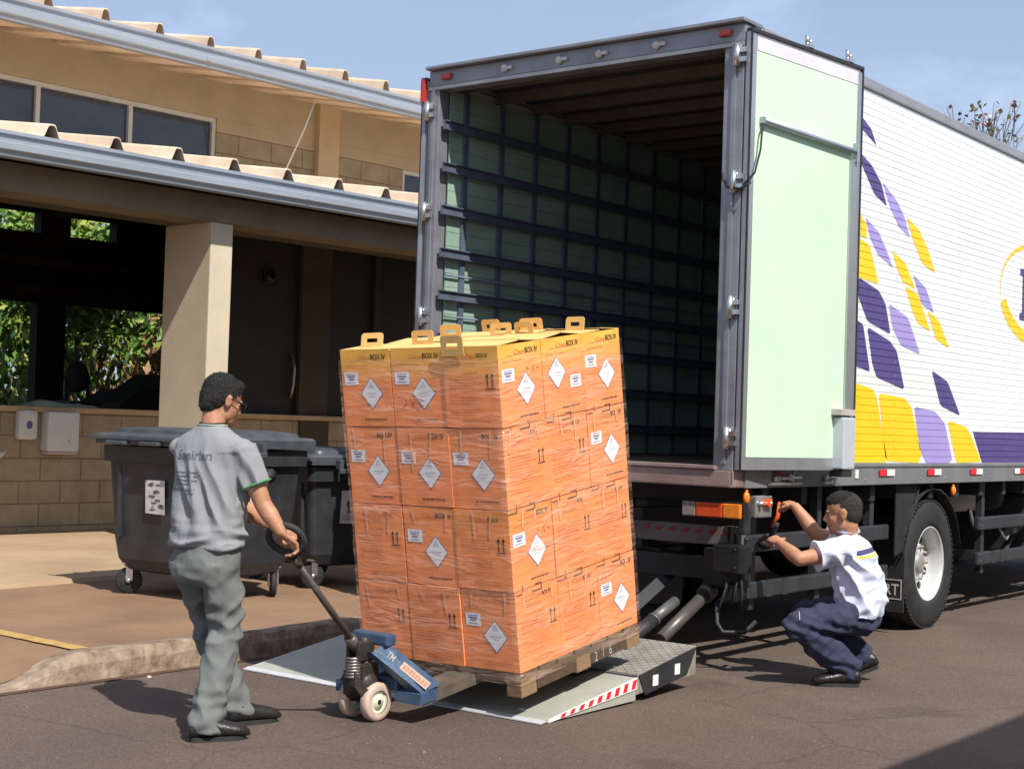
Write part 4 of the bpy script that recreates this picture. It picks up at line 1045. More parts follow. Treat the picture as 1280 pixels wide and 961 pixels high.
for row in range(4):
    for ci in range(3):
        for rj in range(3):
            if ci==1 and rj==1 and row>0: continue
            h=BH; w=BW+(.0 if row else .002); d=BD
            lev=3-row
            jx=rb.uniform(-.004,.004); jy=rb.uniform(-.004,.004)
            if row==3: jx-=.0
            x=-1.068+(ci+.5)*.356+jx; y=(rj+.5)*.3705+jy; z=lev*.415
            M=ST@Matrix.Translation((x,y,z))@Matrix.Rotation(R_(rb.uniform(-.6,.6)),4,'Z')@Matrix.Rotation(R_(rb.uniform(-.3,.3)),4,'Y')
            lab=describe(row,ci,rj)
            e=empty('cardboard_box',matrix=M,label=lab,cat='carton',group='orange cartons stacked on the pallet')
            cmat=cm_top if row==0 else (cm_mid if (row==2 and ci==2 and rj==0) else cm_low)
            # carton: slightly bulged board faces, crisp folded edges
            g=MB(); N=8
            def bulge(a,b,amp): return amp*(1-(2*a-1)**4)*(1-(2*b-1)**4)
            amp=.0035+rb.uniform(0,.002) 
            def sheet(o,u,v,n,W,H):
                vs=[[g.v(o+u*(W*i/N)+v*(H*j/N)+n*(bulge(i/N,j/N,1)*0-.0)) for j in range(N+1)] for i in range(N+1)]
                for i in range(N):
                    for j in range(N): g.f([vs[i][j],vs[i+1][j],vs[i+1][j+1],vs[i][j+1]])
            sheet(V((-w/2,-d/2,0)),V((1,0,0)),V((0,0,1)),V((0,-1,0)),w,h)
            sheet(V((w/2,-d/2,0)),V((0,1,0)),V((0,0,1)),V((1,0,0)),d,h)
            sheet(V((w/2,d/2,0)),V((-1,0,0)),V((0,0,1)),V((0,1,0)),w,h)
            sheet(V((-w/2,d/2,0)),V((0,-1,0)),V((0,0,1)),V((-1,0,0)),d,h)
            sheet(V((-w/2,-d/2,0)),V((0,1,0)),V((1,0,0)),V((0,0,-1)),d,w)
            if row: sheet(V((-w/2,-d/2,h)),V((1,0,0)),V((0,1,0)),V((0,0,1)),w,d)
            g.build('carton_body',cmat,e)
            if row==0:
                # lid flaps, a little sprung, with the seam across the middle
                g=MB(); s1,s2=rb.uniform(.004,.020),rb.uniform(.004,.020)
                for sgn,s in((-1,s1),(1,s2)):
                    y0=sgn*d/2; g.prism([(-w/2,y0,h-.0015),(w/2,y0,h-.0015),(w/2,sgn*.004,h+s),(-w/2,sgn*.004,h+s)],(0,0,.004))
                g.build('lid_flap',kraft,e)
            if rj==0: add_print(e,'front',FR[row][ci],w,d,h,row*10+ci,faint=(row==3 or (row==2 and ci==0)))
            if ci==2: add_print(e,'right',RT[row][rj],w,d,h,100+row*10+rj)
            if ci==2 and row>0:   # carry flap slits near the top of the sunlit faces
                o,u,v,n,W=face_basis('right',w,d); g=MB()
                def qq(a0,b0,a1,b1): g.poly([o+u*a0+v*b0+n*.0024,o+u*a1+v*b0+n*.0024,o+u*a1+v*b1+n*.0024,o+u*a0+v*b1+n*.0024])
                a=W*.50; b=h*.955
                qq(a-.04,b-.004,a+.045,b+.003); qq(a+.038,b+.0031,a+.045,b+.030); qq(a-.01,b+.030,a+.045,b+.034)
                a=W*.06; qq(0.004,b+.0,a+.05,b+.005); qq(a+.045,b+.0051,a+.050,b+.045)
                g.build('flap_slit',ink,e,fixn=False)
            if row==0 and ci==1 and rj==0: scribble(e,'front',w,d,h,[[(.12,.37),(.24,.36),(.26,.29),(.14,.23)],[(.33,.37),(.38,.25),(.42,.38)],[(.60,.33),(.47,.36),(.50,.29),(.57,.27),(.46,.23)]],pen_red)
            if row in(0,2) and ci==2 and rj==0: scribble(e,'right',w,d,h,[[(.62,.70),(.68,.66),(.62,.62)],[(.74,.62),(.80,.70),(.80,.60)],[(.86,.68),(.93,.66),(.86,.60)]],ink_soft)
            # tape strips over the seams
            if (rj==0 or ci==2) and row>0:
                side='front' if rj==0 and ci<2 else 'right'
                for sd in ({'front'} if ci<2 else ({'front','right'} if rj==0 else {'right'})):
                    o,u,v,n,W=face_basis(sd,w,d); g=MB()
                    for a in ((.18,.80) if (ci+rj+row)%2 else (.30,.68)):
                        a+=rb.uniform(-.06,.06); L=rb.uniform(.07,.15) if sd=='right' or row!=1 else rb.uniform(.12,.22); kk=rb.uniform(-.012,.012)
                        kk*=1.6; A=o+u*(W*a+rb.uniform(-.008,.008))+v*(h-rb.uniform(0,.02))+n*.0032; B=o+u*(W*a+kk)+v*(h-L)+n*.0032; k=u*.0075
                        g.poly([A-k,B-k,B+k,A+k])
                    g.build('tape_strip',tape_m,e,fixn=False)
            if row==0:
                hs={(0,0):(-.02,-.10,0,-4),(1,0):(-.05,-.06,2,-6),(2,0):(-.10,-.165,0,4),(0,1):(.10,.05,0,-3),(1,1):(.12,.02,3,-2),(2,1):(-.06,.0,-3,-2),(2,2):(.02,-.02,-4,-14),(1,2):(.05,.03,2,-2),(0,2):(.10,.05,0,0)}[(ci,rj)]
                hh=.075 if (ci,rj)==(2,0) else .062
                if (ci,rj)==(2,0): handle(e,hs[0],-d/2-.010,h-.045,hs[2],hs[3],.145,.105)
                else: handle(e,hs[0],hs[1],h+.006,hs[2]+rb.uniform(-8,8),hs[3]+rb.uniform(-16,10),.145,.078)
# clear stretch film wound round the load
film=bpy.data.materials.new('stretch film'); film.use_nodes=True; t=film.node_tree; b=t.nodes['Principled BSDF']; out=t.nodes['Material Output']
b.inputs['Base Color'].default_value=(.95,.66,.50,1); b.inputs['Roughness'].default_value=.10; b.inputs['Specular IOR Level'].default_value=.8
tr=t.nodes.new('ShaderNodeBsdfTransparent'); mxs=t.nodes.new('ShaderNodeMixShader')
co=t.nodes.new('ShaderNodeTexCoord'); ma=t.nodes.new('ShaderNodeMapping'); ma.inputs['Scale'].default_value=(1.3,1.3,9); ma.inputs['Rotation'].default_value=(.05,.04,0)
n=t.nodes.new('ShaderNodeTexNoise'); n.inputs['Scale'].default_value=1.6; n.inputs['Detail'].default_value=6; n.inputs['Roughness'].default_value=.65; n.inputs['Distortion'].default_value=.3
t.links.new(co.outputs['Object'],ma.inputs[0]); t.links.new(ma.outputs[0],n.inputs['Vector'])
r=t.nodes.new('ShaderNodeValToRGB'); r.color_ramp.elements[0].position=.44; r.color_ramp.elements[0].color=(.05,.05,.05,1); r.color_ramp.elements[1].position=.78; r.color_ramp.elements[1].color=(.40,.40,.40,1)
t.links.new(n.outputs['Fac'],r.inputs['Fac']); t.links.new(r.outputs['Color'],mxs.inputs['Fac'])
bu=t.nodes.new('ShaderNodeBump'); bu.inputs['Strength'].default_value=1.0; bu.inputs['Distance'].default_value=.03
ma2=t.nodes.new('ShaderNodeMapping'); ma2.inputs['Scale'].default_value=(3.5,3.5,17); n2=t.nodes.new('ShaderNodeTexNoise'); n2.inputs['Scale'].default_value=1.3; n2.inputs['Detail'].default_value=2.5; n2.inputs['Distortion'].default_value=1.2
t.links.new(co.outputs['Object'],ma2.inputs[0]); t.links.new(ma2.outputs[0],n2.inputs['Vector']); t.links.new(n2.outputs['Fac'],bu.inputs['Height']); t.links.new(bu.outputs[0],b.inputs['Normal'])
t.links.new(tr.outputs[0],mxs.inputs[1]); t.links.new(b.outputs[0],mxs.inputs[2]); t.links.new(mxs.outputs[0],out.inputs['Surface'])
fe=empty('stretch_film',matrix=ST,label='clear wrinkled stretch film wound tightly around the lower three layers of cartons',cat='stretch film')
g=MB(); per=[]
x0,x1,y0,y1=-1.074,.008,-.010,1.120
for k in range(24): per.append((x0+(x1-x0)*k/24,y0))
for k in range(24): per.append((x1,y0+(y1-y0)*k/24))
for k in range(24): per.append((x1-(x1-x0)*k/24,y1))
for k in range(24): per.append((x0,y1-(y1-y0)*k/24))
prev=None
for j in range(61):
    z=-.06+1.66*j/60; rr=[]
    for i,(x,y) in enumerate(per):
        o_=.0035*noise.noise(V((x*5,y*5,z*14)))+.002*noise.noise(V((x*9,y*9,z*40)))
        cx=1 if x>-.53 else -1; cy=1 if y>.55 else -1
        fx=o_*(1 if abs(x-x1)<1e-6 or abs(x-x0)<1e-6 else 0)*cx; fy=o_*(1 if abs(y-y1)<1e-6 or abs(y-y0)<1e-6 else 0)*cy
        rr.append(g.v((x+fx,y+fy,z)))
    if prev:
        for i in range(len(per)): g.f([prev[i],prev[(i+1)%len(per)],rr[(i+1)%len(per)],rr[i]],True)
    prev=rr
g.build('film',film,fe,fixn=False)
# wooden pallet
pe=empty('wooden_pallet',matrix=ST,label='weathered wooden pallet under the cartons, white digits chalked on its side board',cat='pallet')
g=MB()
for k in range(7): g.box((-1.07,.012+k*.158,-.024),(.0,.012+k*.158+.135,-.003))
g.build('deck_board',wood,pe)
g=MB()
for x in(-1.07,-.585,-.10): g.box((x,.0,-.046),(x+.10,1.12,-.0245))
g.build('stringer_board',wood,pe)
for x in(-1.07,-.585,-.098):
    for y in(.0,.49,.98):
        g=MB(); g.box((x+.001,y+.004,-.128),(x+.096,y+.135,-.047),bev=.004); g.build('block',mat('paler block wood',(.25,.155,.08),.85,0,.25,14,.4,40,stretch=(1,5,5)),pe)
g=MB(); g.box((-.004,.138,-.112),(.0,.488,-.05)); g.box((-.004,.625,-.112),(.0,.975,-.05)); sb=g.build('side_board',mat('dark wet wood',(.085,.05,.028),.8,0,.3,9,.4,30,stretch=(1,3,8)),pe)
g=MB(); g.text('2',(.0016,.66,-.108),(0,1,0),(0,0,1),.055,bold=.01); g.text('1',(.0016,.74,-.100),(0,1,0),(0,0,1),.050,bold=.01); g.text('6',(.0016,.80,-.103),(0,1,0),(0,0,1),.055,bold=.01); g.build('number',mat('chalk white paint',(.36,.34,.31),.9,0,.2,40),sb,fixn=False)

# ---------------------------------------------------------------- pallet jack
je=empty('pallet_jack',(-.62,-2.62,0),0,'blue hand pallet jack with black looped handle and pale rollers, forks under the pallet','pallet jack')
blue=mat('worn blue enamel',(.028,.058,.115),.42,.1,.25,9,.2,60,c2=(.065,.115,.19))
J=lambda: MB(je)
CX=-.585
fork_m=mat('scuffed dark fork steel',(.10,.085,.07),.55,.4,.3,9,.3,40,c2=(.20,.16,.125))
sl=math.tan(R_(8.65))
for s in(-1,1):
    xa=CX+s*.125; xb=CX+s*.285
    g=J(); y0,y1=-2.50,-1.32; z0=.150; z1=z0+(y1-y0)*sl
    g.prism([(xa,y0,z0),(xb,y0,z0),(xb,y1,z1),(xa,y1,z1)],(0,0,-.012))
    for x,dx in((xa,s*.008),(xb-s*.008,s*.008)): g.prism([(x,y0,z0-.0125),(x+dx,y0,z0-.0125),(x+dx,y1,z1-.0125),(x,y1,z1-.0125)],(0,0,-.045))
    g.prism([(xa,y1+.001,z1-.002),(xb,y1+.001,z1-.002),((xa+xb)/2+s*.04,y1+.07,z1-.03),((xa+xb)/2-s*.04,y1+.07,z1-.03)],(0,0,-.015))
    g.build('fork',fork_m,je)
    g=J(); g.lathe([(-.04,.0005),(-.04,.034),(.04,.034),(.04,.0005)],20,((xa+xb)/2,y1-.10,z1-.06),'x'); g.build('load_roller',mat('ivory roller',(.60,.55,.44),.5,0,.15,12),je)
    # blue heel block and sloping brace up to the head
    g=J(); g.prism([(xa-s*.004,-2.53,.155),(xb+s*.004,-2.53,.155),(xb+s*.004,-2.40,.172),(xa-s*.004,-2.40,.172)],(0,0,-.055))
    g.build('fork_heel',blue,je)
    # brace: tapering pressed channel
    # front plate from L2 (lower edge) to L1 (upper edge), faces outwards; web folded in behind it
    A=[V((CX+s*.055,-2.640,.345)),V((CX+s*.095,-2.575,.398)),V((xb+s*.002,-2.375,.190)),V((xb-s*.004,-2.505,.155))]
    g=J(); nrm=(A[1]-A[0]).cross(A[3]-A[0]).normalized(); nrm=nrm if nrm.z>0 else -nrm
    g.prism(A,-nrm*.010)
    g.prism([A[1],A[2],A[2]+V((-s*.06,.02,-.0)),A[1]+V((-s*.06,.02,0))],(0,0,-.008))
    g.prism([A[0],A[3],A[3]+V((-s*.09,.0,-.0)),A[0]+V((-s*.04,.0,-.0))],(0,.006,-.006))
    g.build('brace',blue,je)
    if s>0:
        u=(A[3]-A[0]).normalized(); wv_=nrm.cross(u).normalized(); 
        side=(A[1]-A[0]); side=(side-u*side.dot(u)).normalized(); nrm=u.cross(side).normalized(); nrm=nrm if nrm.z>0 else -nrm
        o=A[0].lerp(A[3],.20)+side*.030+nrm*.003
        up=side
        g=J(); g.text('TM',o,u,up,.034,bold=.01); g.build('lettering',mat('pale decal',(.38,.37,.34),.6,0,.1,30),je,fixn=False)
        o2=o+u*.09-up*.004; g=J(); g.poly([o2,o2+u*.17,o2+u*.17+up*.042,o2+up*.042]); lb=g.build('decal',mat('pale orange decal',(.42,.31,.25),.6,0,.1,30),je,fixn=False)
        g=J()
        for k in range(8):
            a=o2+u*(.012+k*.019)+up*.010+nrm*.001; g.poly([a,a+u*.013,a+u*.013+up*.022,a+up*.022])
        g.build('decal_mark',mat('dull red print',(.45,.20,.12),.7),lb,fixn=False)
g=J(); g.box((CX-.12,-2.60,.375),(CX+.12,-2.53,.435),bev=.012); g.box((CX-.15,-2.47,.20),(CX+.15,-2.42,.26),bev=.01); g.build('head_plate',blue,je)
g=J(); g.box((CX-.125,-2.52,.15),(CX+.125,-2.45,.205),bev=.01); g.build('cross_link',blue,je)
pump_m=mat('oily brown black casting',(.045,.038,.032),.45,.3,.35,14,.3,60)
g=J()
px,py=CX-.02,-2.615
g.lathe([(.14,.0005),(.14,.070),(.18,.080),(.22,.070),(.25,.045),(.34,.040),(.35,.028),(.41,.026),(.415,.0005)],28,(px,py,0),'z')
g.box((px-.055,py-.06,.20),(px+.055,py+.06,.29),bev=.015); g.box((px-.045,py-.085,.30),(px-.022,py+.03,.40),bev=.008); g.box((px+.022,py-.085,.30),(px+.045,py+.03,.40),bev=.008)
g.prism([(px-.085,py-.05,.09),(px-.04,py-.10,.18),(px+.04,py-.10,.18),(px+.085,py-.05,.09),(px+.085,py+.06,.09),(px-.085,py+.06,.09)],(0,0,.075))
g.build('pump',pump_m,je)
g=J()
for k in range(7): g.lathe([(-.007,.036),(0,.043),(.007,.036)],18,(px+.0,py-.075,.225+.015*k),'z')
g.build('spring',mat('dull spring steel',(.22,.20,.18),.4,.6,.2,20),je)
for s in(-1,1):
    g=J(); cx=px+s*.075; R0=.096
    g.lathe([(-.026,.058),(-.028,.072),(-.026,.088),(-.018,R0),(.018,R0),(.026,.088),(.028,.072),(.026,.058)],36,(cx,py+.02,R0+.002),'x')
    w_=g.build('steer_wheel',mat('pinkish worn roller tyre',(.48,.36,.29),.6,0,.15,16),je)
    g=J(); g.lathe([(-.024,.0005),(-.024,.03),(-.012,.034),(-.012,.05),(-.022,.0579),(.022,.0579),(.012,.05),(.012,.034),(.024,.03),(.024,.0005)],28,(cx,py+.02,R0+.002),'x'); g.build('rim',mat('ivory wheel hub',(.62,.60,.46),.5,0,.15,16),w_)
g=J(); g.tube([(px-.1,py+.02,.098),(px+.1,py+.02,.098)],.014,10); g.build('axle',pump_m,je)
# tow bar and loop handle
B0=V((px,py-.05,.36)); HD=V((-.575,-3.17,.855))     # grip neck
g=J(); dr_=(HD-B0).normalized(); g.tube([B0,HD-dr_*.05],.017,12); g.tube([HD-dr_*.09,HD-dr_*.02],[.017,.026],12); g.tube([B0-dr_*.03,B0+dr_*.09],.030,12); g.build('tow_bar',mat('scuffed brown bar',(.10,.085,.075),.4,.4,.3,10,.2,60),je)
g=J(); pts=[]
ax=V((.80,.55,-.0)).normalized()          # loop width direction, across the bar
up=dr_
for k in range(25):
    a=R_(-90+360*k/24); r_=.082; uv=(up+V((0,0,.9))).normalized(); q=HD+up*.012+uv*.072+ax*(math.cos(a)*r_)+uv*(math.sin(a)*.072)
    pts.append(q)
g.tube(pts,.017,10,caps=False); g.tube([HD-up*.02,HD+up*.0],.024,10); g.build('loop_handle',black_rubber,je)
g=J(); g.tube([HD+up*.0+ax*.03,HD+up*.06+ax*.035,HD+up*.10+ax*.03],.006,6); g.build('release_lever',chrome,je)

ink_mid=mat('washed out print',(.12,.12,.12),.8,0,.3,40)
# ---------------------------------------------------------------- wheeled waste containers
bin_m=mat('dark grey moulded plastic',(.020,.022,.025),.42,0,.14,5,.2,18,c2=(.040,.043,.048),detail=10)
bin_lid=mat('grey faded lid plastic',(.040,.046,.054),.42,0,.12,5,.2,18,c2=(.075,.082,.092),detail=10)
def wbin(loc,rz,label,W=1.25,D=1.02,H=1.10,papers=()):
    e=empty('waste_container',loc,rz,label,'waste container','grey wheeled waste containers')
    # body: tapered tub with rounded corners, x across (front faces -y)
    def rrect(w,d,r,z,n=5):
        P=[]
        for cx,cy,a0 in((w/2-r,d/2-r,0),(-w/2+r,d/2-r,90),(-w/2+r,-d/2+r,180),(w/2-r,-d/2+r,270)):
            for k in range(n+1):
                a=R_(a0+90*k/n); P.append((cx+r*math.cos(a),cy+r*math.sin(a),z))
        return P
    g=MB(); secs=[(W*.66,D*.62,.10,.17),(W*.74,D*.72,.09,.19),(W*.80,D*.82,.09,.27),(W*.82,D*.845,.07,.40),(W*.88,D*.92,.06,H-.12),(W*.88,D*.92,.06,H-.119),(W*.95,D*.98,.06,H-.115),(W*.955,D*.985,.06,H),(W*.88,D*.90,.05,H)]
    pr=None
    for w,d,r,z in secs:
        rg=[g.v(p) for p in rrect(w,d,r,z)]
        if pr:
            for k in range(len(rg)): g.f([pr[k],pr[(k+1)%len(rg)],rg[(k+1)%len(rg)],rg[k]],False)
        else: g.f(rg[::-1])
        pr=rg
    g.f(pr)
    for sx in(-1,1):         # corner pillars and ribs
        g.box((sx*W*.33-.02,-D*.466,.42),(sx*W*.33+.02,-D*.40,H-.13),bev=.012)
    body=g.build('tub',bin_m,e)
    # trunnion knobs at the ends
    for sx in(-1,1):
        g=MB(); g.lathe([(0,.075),(sx*.02,.075),(sx*.03,.05),(sx*.09,.045),(sx*.10,.055),(sx*.11,.0005)],20,(sx*W*.45,0,H-.18),'x'); g.build('trunnion',black_rubber,e)
    # lid: hinged at the back, with raised panel and rim handles
    g=MB(); pr=None
    for w,d,r,z in((W*1.0,D*1.04,.05,H+.012),(W*1.02,D*1.06,.05,H+.015),(W*1.02,D*1.06,.05,H+.075),(W*.99,D*1.02,.05,H+.095),(W*.90,D*.86,.06,H+.10),(W*.88,D*.84,.06,H+.125),(W*.70,D*.6,.08,H+.145)):
        rg=[g.v(p) for p in rrect(w,d,r,z)]
        if pr:
            for k in range(len(rg)): g.f([pr[k],pr[(k+1)%len(rg)],rg[(k+1)%len(rg)],rg[k]],False)
        else: g.f(rg[::-1])
        pr=rg
    g.f(pr); lid=g.build('lid',bin_lid,e)
    g=MB()
    for sx in(-1,1):
        x=sx*W*.51
        g.box((x,-D*.30,H-.02),(x+sx*.06,-D*.26,H+.06),bev=.008); g.box((x,-D*.12,H-.02),(x+sx*.06,-D*.08,H+.06),bev=.008); g.box((x+sx*.04,-D*.30,H-.05),(x+sx*.065,-D*.08,H-.01),bev=.008)
    for x in(-.35,.0,.35): g.box((x-.10,-D*.53-.045,H+.01),(x+.10,-D*.53,H+.04),bev=.008)
    g.box((-W*.55,-D*.55,H+.045),(W*.52,-D*.52,H+.07),bev=.006)
    g.build('lid_grip',bin_lid,lid)
    for sx in(-1,1):
        for sy in(-1,1):
            cx,cy=sx*W*.33,sy*D*.33
            g=MB(); g.lathe([(-.022,.0005),(-.022,.085),(-.016,.098),(.016,.098),(.022,.085),(.022,.0005)],28,(0,0,0),'x')
            Mw=Matrix.Translation((cx,cy,.10))@Matrix.Rotation(R_(18*sx+30*sy),4,'Z'); 
            for v in g.bm.verts: v.co=Mw@v.co
            cw=g.build('castor',black_rubber,e)
            g=MB(); g.mx=Mw; g.box((-.038,-.02,.0),(-.028,.03,.12)); g.box((.028,-.02,.0),(.038,.03,.12)); g.box((-.05,-.05,.12),(.05,.05,.135)); g.lathe([(-.040,.0005),(-.040,.018),(.040,.018),(.040,.0005)],12,(0,0,0),'x'); g.build('castor_fork',chrome,cw)
    for (side,u,z,w,h,txt) in papers:
        g=MB()
        if side=='front':
            yb=-D*.46-.004; o=lambda a,b,e_=0:(u+a,yb-e_+(b+z-.7)*-.05,z+b)
        else:
            xb=W*.44+.010; o=lambda a,b,e_=0:(xb+e_+(b+z-.7)*.05,u+a,z+b)
        rr=random.Random(len(txt)+int(u*100))
        g.m(0).poly([o(0,0),o(w,-.004),o(w,h+.003),o(0,h)])
        g.m(1)
        if txt=='symbol':
            c=(w*.5,h*.58); 
            g.poly([o(c[0]+w*.20*math.cos(R_(30*k)),c[1]+w*.20*math.sin(R_(30*k)),.0015) for k in range(12)])
            g.poly([o(w*.36,h*.30,.0015),o(w*.64,h*.30,.0015),o(w*.58,h*.45,.0015),o(w*.42,h*.45,.0015)])
            for k in range(3): g.poly([o(w*.12,h*(.22-.06*k),.0015),o(w*.88,h*(.22-.06*k),.0015),o(w*.88,h*(.24-.06*k),.0015),o(w*.12,h*(.24-.06*k),.0015)])
        else:
            for k in range(16):
                a=rr.uniform(.08,.75)*w; b=rr.uniform(.08,.88)*h; g.poly([o(a,b,.0015),o(a+rr.uniform(.02,.07),b+rr.uniform(-.012,.012),.0015),o(a+rr.uniform(.02,.07),b+.014,.0015),o(a,b+.012,.0015)])
        g.build('paper_notice',[mat('weathered white paper',(.52,.50,.46),.8,0,.2,14),ink_mid],body,fixn=False)
    return e
wbin((-4.12,-.66,.15),R_(4),'grey wheeled waste container behind the standing man, torn white paper on its front',papers=(('front',-.12,.62,.20,.24,'torn'),('right',-.10,.62,.17,.30,'symbol')))
wbin((-4.30,.72,.15),R_(-8),'grey waste container half hidden behind the cartons, small white notice on its side',W=1.2,H=.97,papers=(('right',-.18,.52,.18,.26,'symbol'),))

# ---------------------------------------------------------------- people
from mathutils.bvhtree import BVHTree
skin=mat('warm brown skin',(.36,.165,.09),.48,0,.07,22,.3,150,spec=.4,c2=(.46,.235,.14),detail=8); skin.node_tree.nodes['Principled BSDF'].inputs['Subsurface Weight'].default_value=.06
hair_m=mat('short black hair',(.012,.010,.009),.6,0,.5,60,.9,260)
hair_fade=mat('clipped grey black hair',(.035,.030,.028),.75,0,.4,80,.8,300)
eye_w=mat('eye white',(.33,.27,.23),.3,0); eye_d=mat('dark eye',(.02,.012,.01),.2,0)
lip_m=mat('lip',(.36,.14,.10),.5,0)
shoe_m=mat('black work shoe leather',(.018,.017,.017),.35,0,.3,20,.3,90); sole_m=mat('dark grey sole',(.022,.022,.022),.8,0,.2,20)
def frame(fwd,up):
    f=V(fwd).normalized(); u=V(up); r=f.cross(u).normalized(); u=r.cross(f).normalized()
    M=Matrix((r,f,u)).transposed(); return M       # columns: right, forward, up
def head_prims(g,c,M,neck_to,k=1.0):
    c=V(c); P=lambda x,y,z:c+M@V((x*k,y*k,z*k))
    def E(x,y,z,a,b,d): g.ell(P(x,y,z),(a*k,b*k,d*k),M,24,16)
    E(0,-.012,.028,.077,.096,.090)      # cranium
    E(0,.022,-.030,.064,.070,.080)      # face
    E(0,.045,-.078,.042,.042,.036)      # jaw
    E(0,.068,-.098,.020,.020,.016)      # chin
    E(-.040,.010,-.060,.022,.040,.034); E(.040,.010,-.060,.022,.040,.034)   # jaw corners
    E(-.036,.056,-.024,.022,.020,.020); E(.036,.056,-.024,.022,.020,.020)   # cheeks
    E(0,.080,.016,.048,.014,.010)       # brow
    g.tube([P(0,.083,.008),P(0,.100,-.022),P(0,.106,-.034)],[.009*k,.011*k,.014*k],12); E(-.012,.095,-.037,.009,.010,.008); E(.012,.095,-.037,.009,.010,.008)
    E(0,.086,-.060,.024,.010,.006); E(0,.083,-.071,.020,.010,.007)  # lips
    for s in(-1,1):
        E(s*.080,-.008,-.006,.008,.020,.031); E(s*.086,-.014,.012,.006,.012,.014)
    g.tube([P(0,-.018,-.02),P(0,-.022,-.07),V(neck_to)],[.058*k,.056*k,.064*k],20)
    return P
def face_parts(par,root,P,M,k=1.0,glasses=False):
    for s in(-1,1):
        g=MB(root); g.ell(P(s*.031,.068,.000),(.013*k,.010*k,.008*k),M,16,10); ey=g.build('eye',eye_w,par)
        g=MB(root); g.ell(P(s*.031,.0775,.000),(.006*k,.003*k,.006*k),M,12,8); g.build('iris',eye_d,ey)
    for s in(-1,1):
        g=MB(root); g.tube([P(s*.014,.093,.014),P(s*.032,.090,.020),P(s*.052,.076,.015)],[.003,.0045,.003],8); g.build('eyebrow',hair_m,par)
    g=MB(root); g.tube([P(-.022,.093,-.064),P(-.01,.097,-.0655),P(.01,.097,-.0655),P(.022,.093,-.064)],.0022,6); g.build('mouth_line',lip_m,par)
def hand(g,w,d,n,side,curl=.5,thumb=1,L=.185):
    """w wrist, d pointing direction, n palm normal (towards what is held), side = direction of the thumb side"""
    w=V(w); d=V(d).normalized(); n=V(n); n=(n-d*n.dot(d)).normalized(); t=V(side); t=(t-d*t.dot(d)-n*t.dot(n)).normalized()
    g.loft([(w-d*.01,t*.026,n*.019),(w+d*.03,t*.034,n*.018),(w+d*.065,t*.041,n*.016),(w+d*.092,t*.040,n*.013)],16)
    for i,(o,l) in enumerate(((.031,.078),(.010,.088),(-.011,.082),(-.031,.064))):
        p=w+d*.086+t*o; a=0; pts=[p-d*.01]; q=p; seg=(l*.45,l*.32,l*.25); 
        for s_,c in zip(seg,(curl*75,curl*95,curl*60)):
            a+=R_(c); q=q+(d*math.cos(a)+n*math.sin(a))*s_; pts.append(q.copy())
        g.tube(pts,[.0098,.0095,.0088,.0078],10)
    p=w+d*.022+t*.028
    k=thumb
    b=p+(d*.55+t*.75+n*.35).normalized()*.042; c=b+(d*.85+t*.15*k+n*.65).normalized()*.034; e=c+(d*.6-t*.25+n*.8).normalized()*.026
    g.tube([p,b,c,e],[.0145,.012,.0108,.009],10)
def shoe(root,par,heel,toe,name='shoe',pitch=0,ankle=None,sc=1.0):
    heel=V(heel); toe=V(toe); d=(toe-heel); L=.285*sc; d.normalize(); side=d.cross(V((0,0,1))).normalized(); up=side.cross(d).normalized()
    g=MB(root); S=[(0.0,.030,.035,.045),(.02,.038,.055,.058),(.07,.040,.062,.064),(.12,.044,.055,.058),(.17,.050,.046,.050),(.22,.052,.040,.043),(.26,.046,.033,.036),(.288,.026,.020,.026)]
    g.loft([(heel+d*(a*sc)+up*(c+.004),side*b,up*e*.80) for a,b,e,c in S],20)
    if ankle is not None:
        A=V(ankle); g.loft([(heel+d*.07+up*.05,side*.036,d*.05),(heel.lerp(A,.7)+d*.055,side*.042,d*.048),(A,side*.036,d*.038)],18)
    sh=organic(name,g,.007,shoe_m,par,4)
    g=MB(root); pts=[]
    out=[(.004,.022),(.018,.033),(.07,.034),(.12,.035),(.17,.042),(.22,.045),(.258,.036),(.280,.016)]
    P=[heel+d*(a*sc)+side*b for a,b in out]+[heel+d*(a*sc)-side*b for a,b in out[::-1]]
    g.prism([heel+d*.008+(q-heel)*.93-side*((q-heel).dot(side)*.10) for q in P],up*.022); 
    g.build('sole',sole_m,sh); 
    g=MB(root)
    for k in range(5):
        a=heel+d*(.12+.020*k)+up*(.098-.011*k); g.tube([a-side*.024,a+up*.006,a+side*.024],.0028,6)
    g.build('lace',black_rubber,sh)
    return sh
def fb(p,s,o=0,det=1): return noise.noise(V((p.x*s+o,p.y*s+o*1.7,p.z*s-o)))
def ridge(p,s,o=0):
    return (1-abs(noise.noise(V((p.x*s+o,p.y*s-o,p.z*s+o*.3))))*2.2)

# ---- the man pulling the jack, seen from behind
m1=empty('person',(-.90,-3.36,0),0,'man seen from behind in grey lettered T-shirt and grey trousers, holding the pallet jack handle','person')
Fw=V((-.20,1,0)).normalized(); Rt=Fw.cross(V((0,0,1)))        # forward, his right
Q=lambda x,y,z:V((-.925,-3.37,0))+Rt*x+Fw*y+V((0,0,z))
hip=Q(0,-.02,.90)
shR,shL=Q(.175,-.01,1.345),Q(-.175,-.01,1.345)
elR=V((-.655,-3.285,1.085)); wrR=V((-.565,-3.245,.955))
elL=V((-1.06,-3.16,1.10)); wrL=V((-.735,-3.13,.965))
kR=Q(.10,.02,.48); kL=Q(-.10,.12,.50)
anR=V((-.765,-3.49,.085)); anL=V((-.935,-3.145,.085))
hipR,hipL=Q(.085,-.02,.84),Q(-.085,-.02,.84)
hc=Q(.012,.045,1.570); Mh=frame(Fw+V((.42,0,-.30)),V((.06,.14,1)))
g=MB(m1)
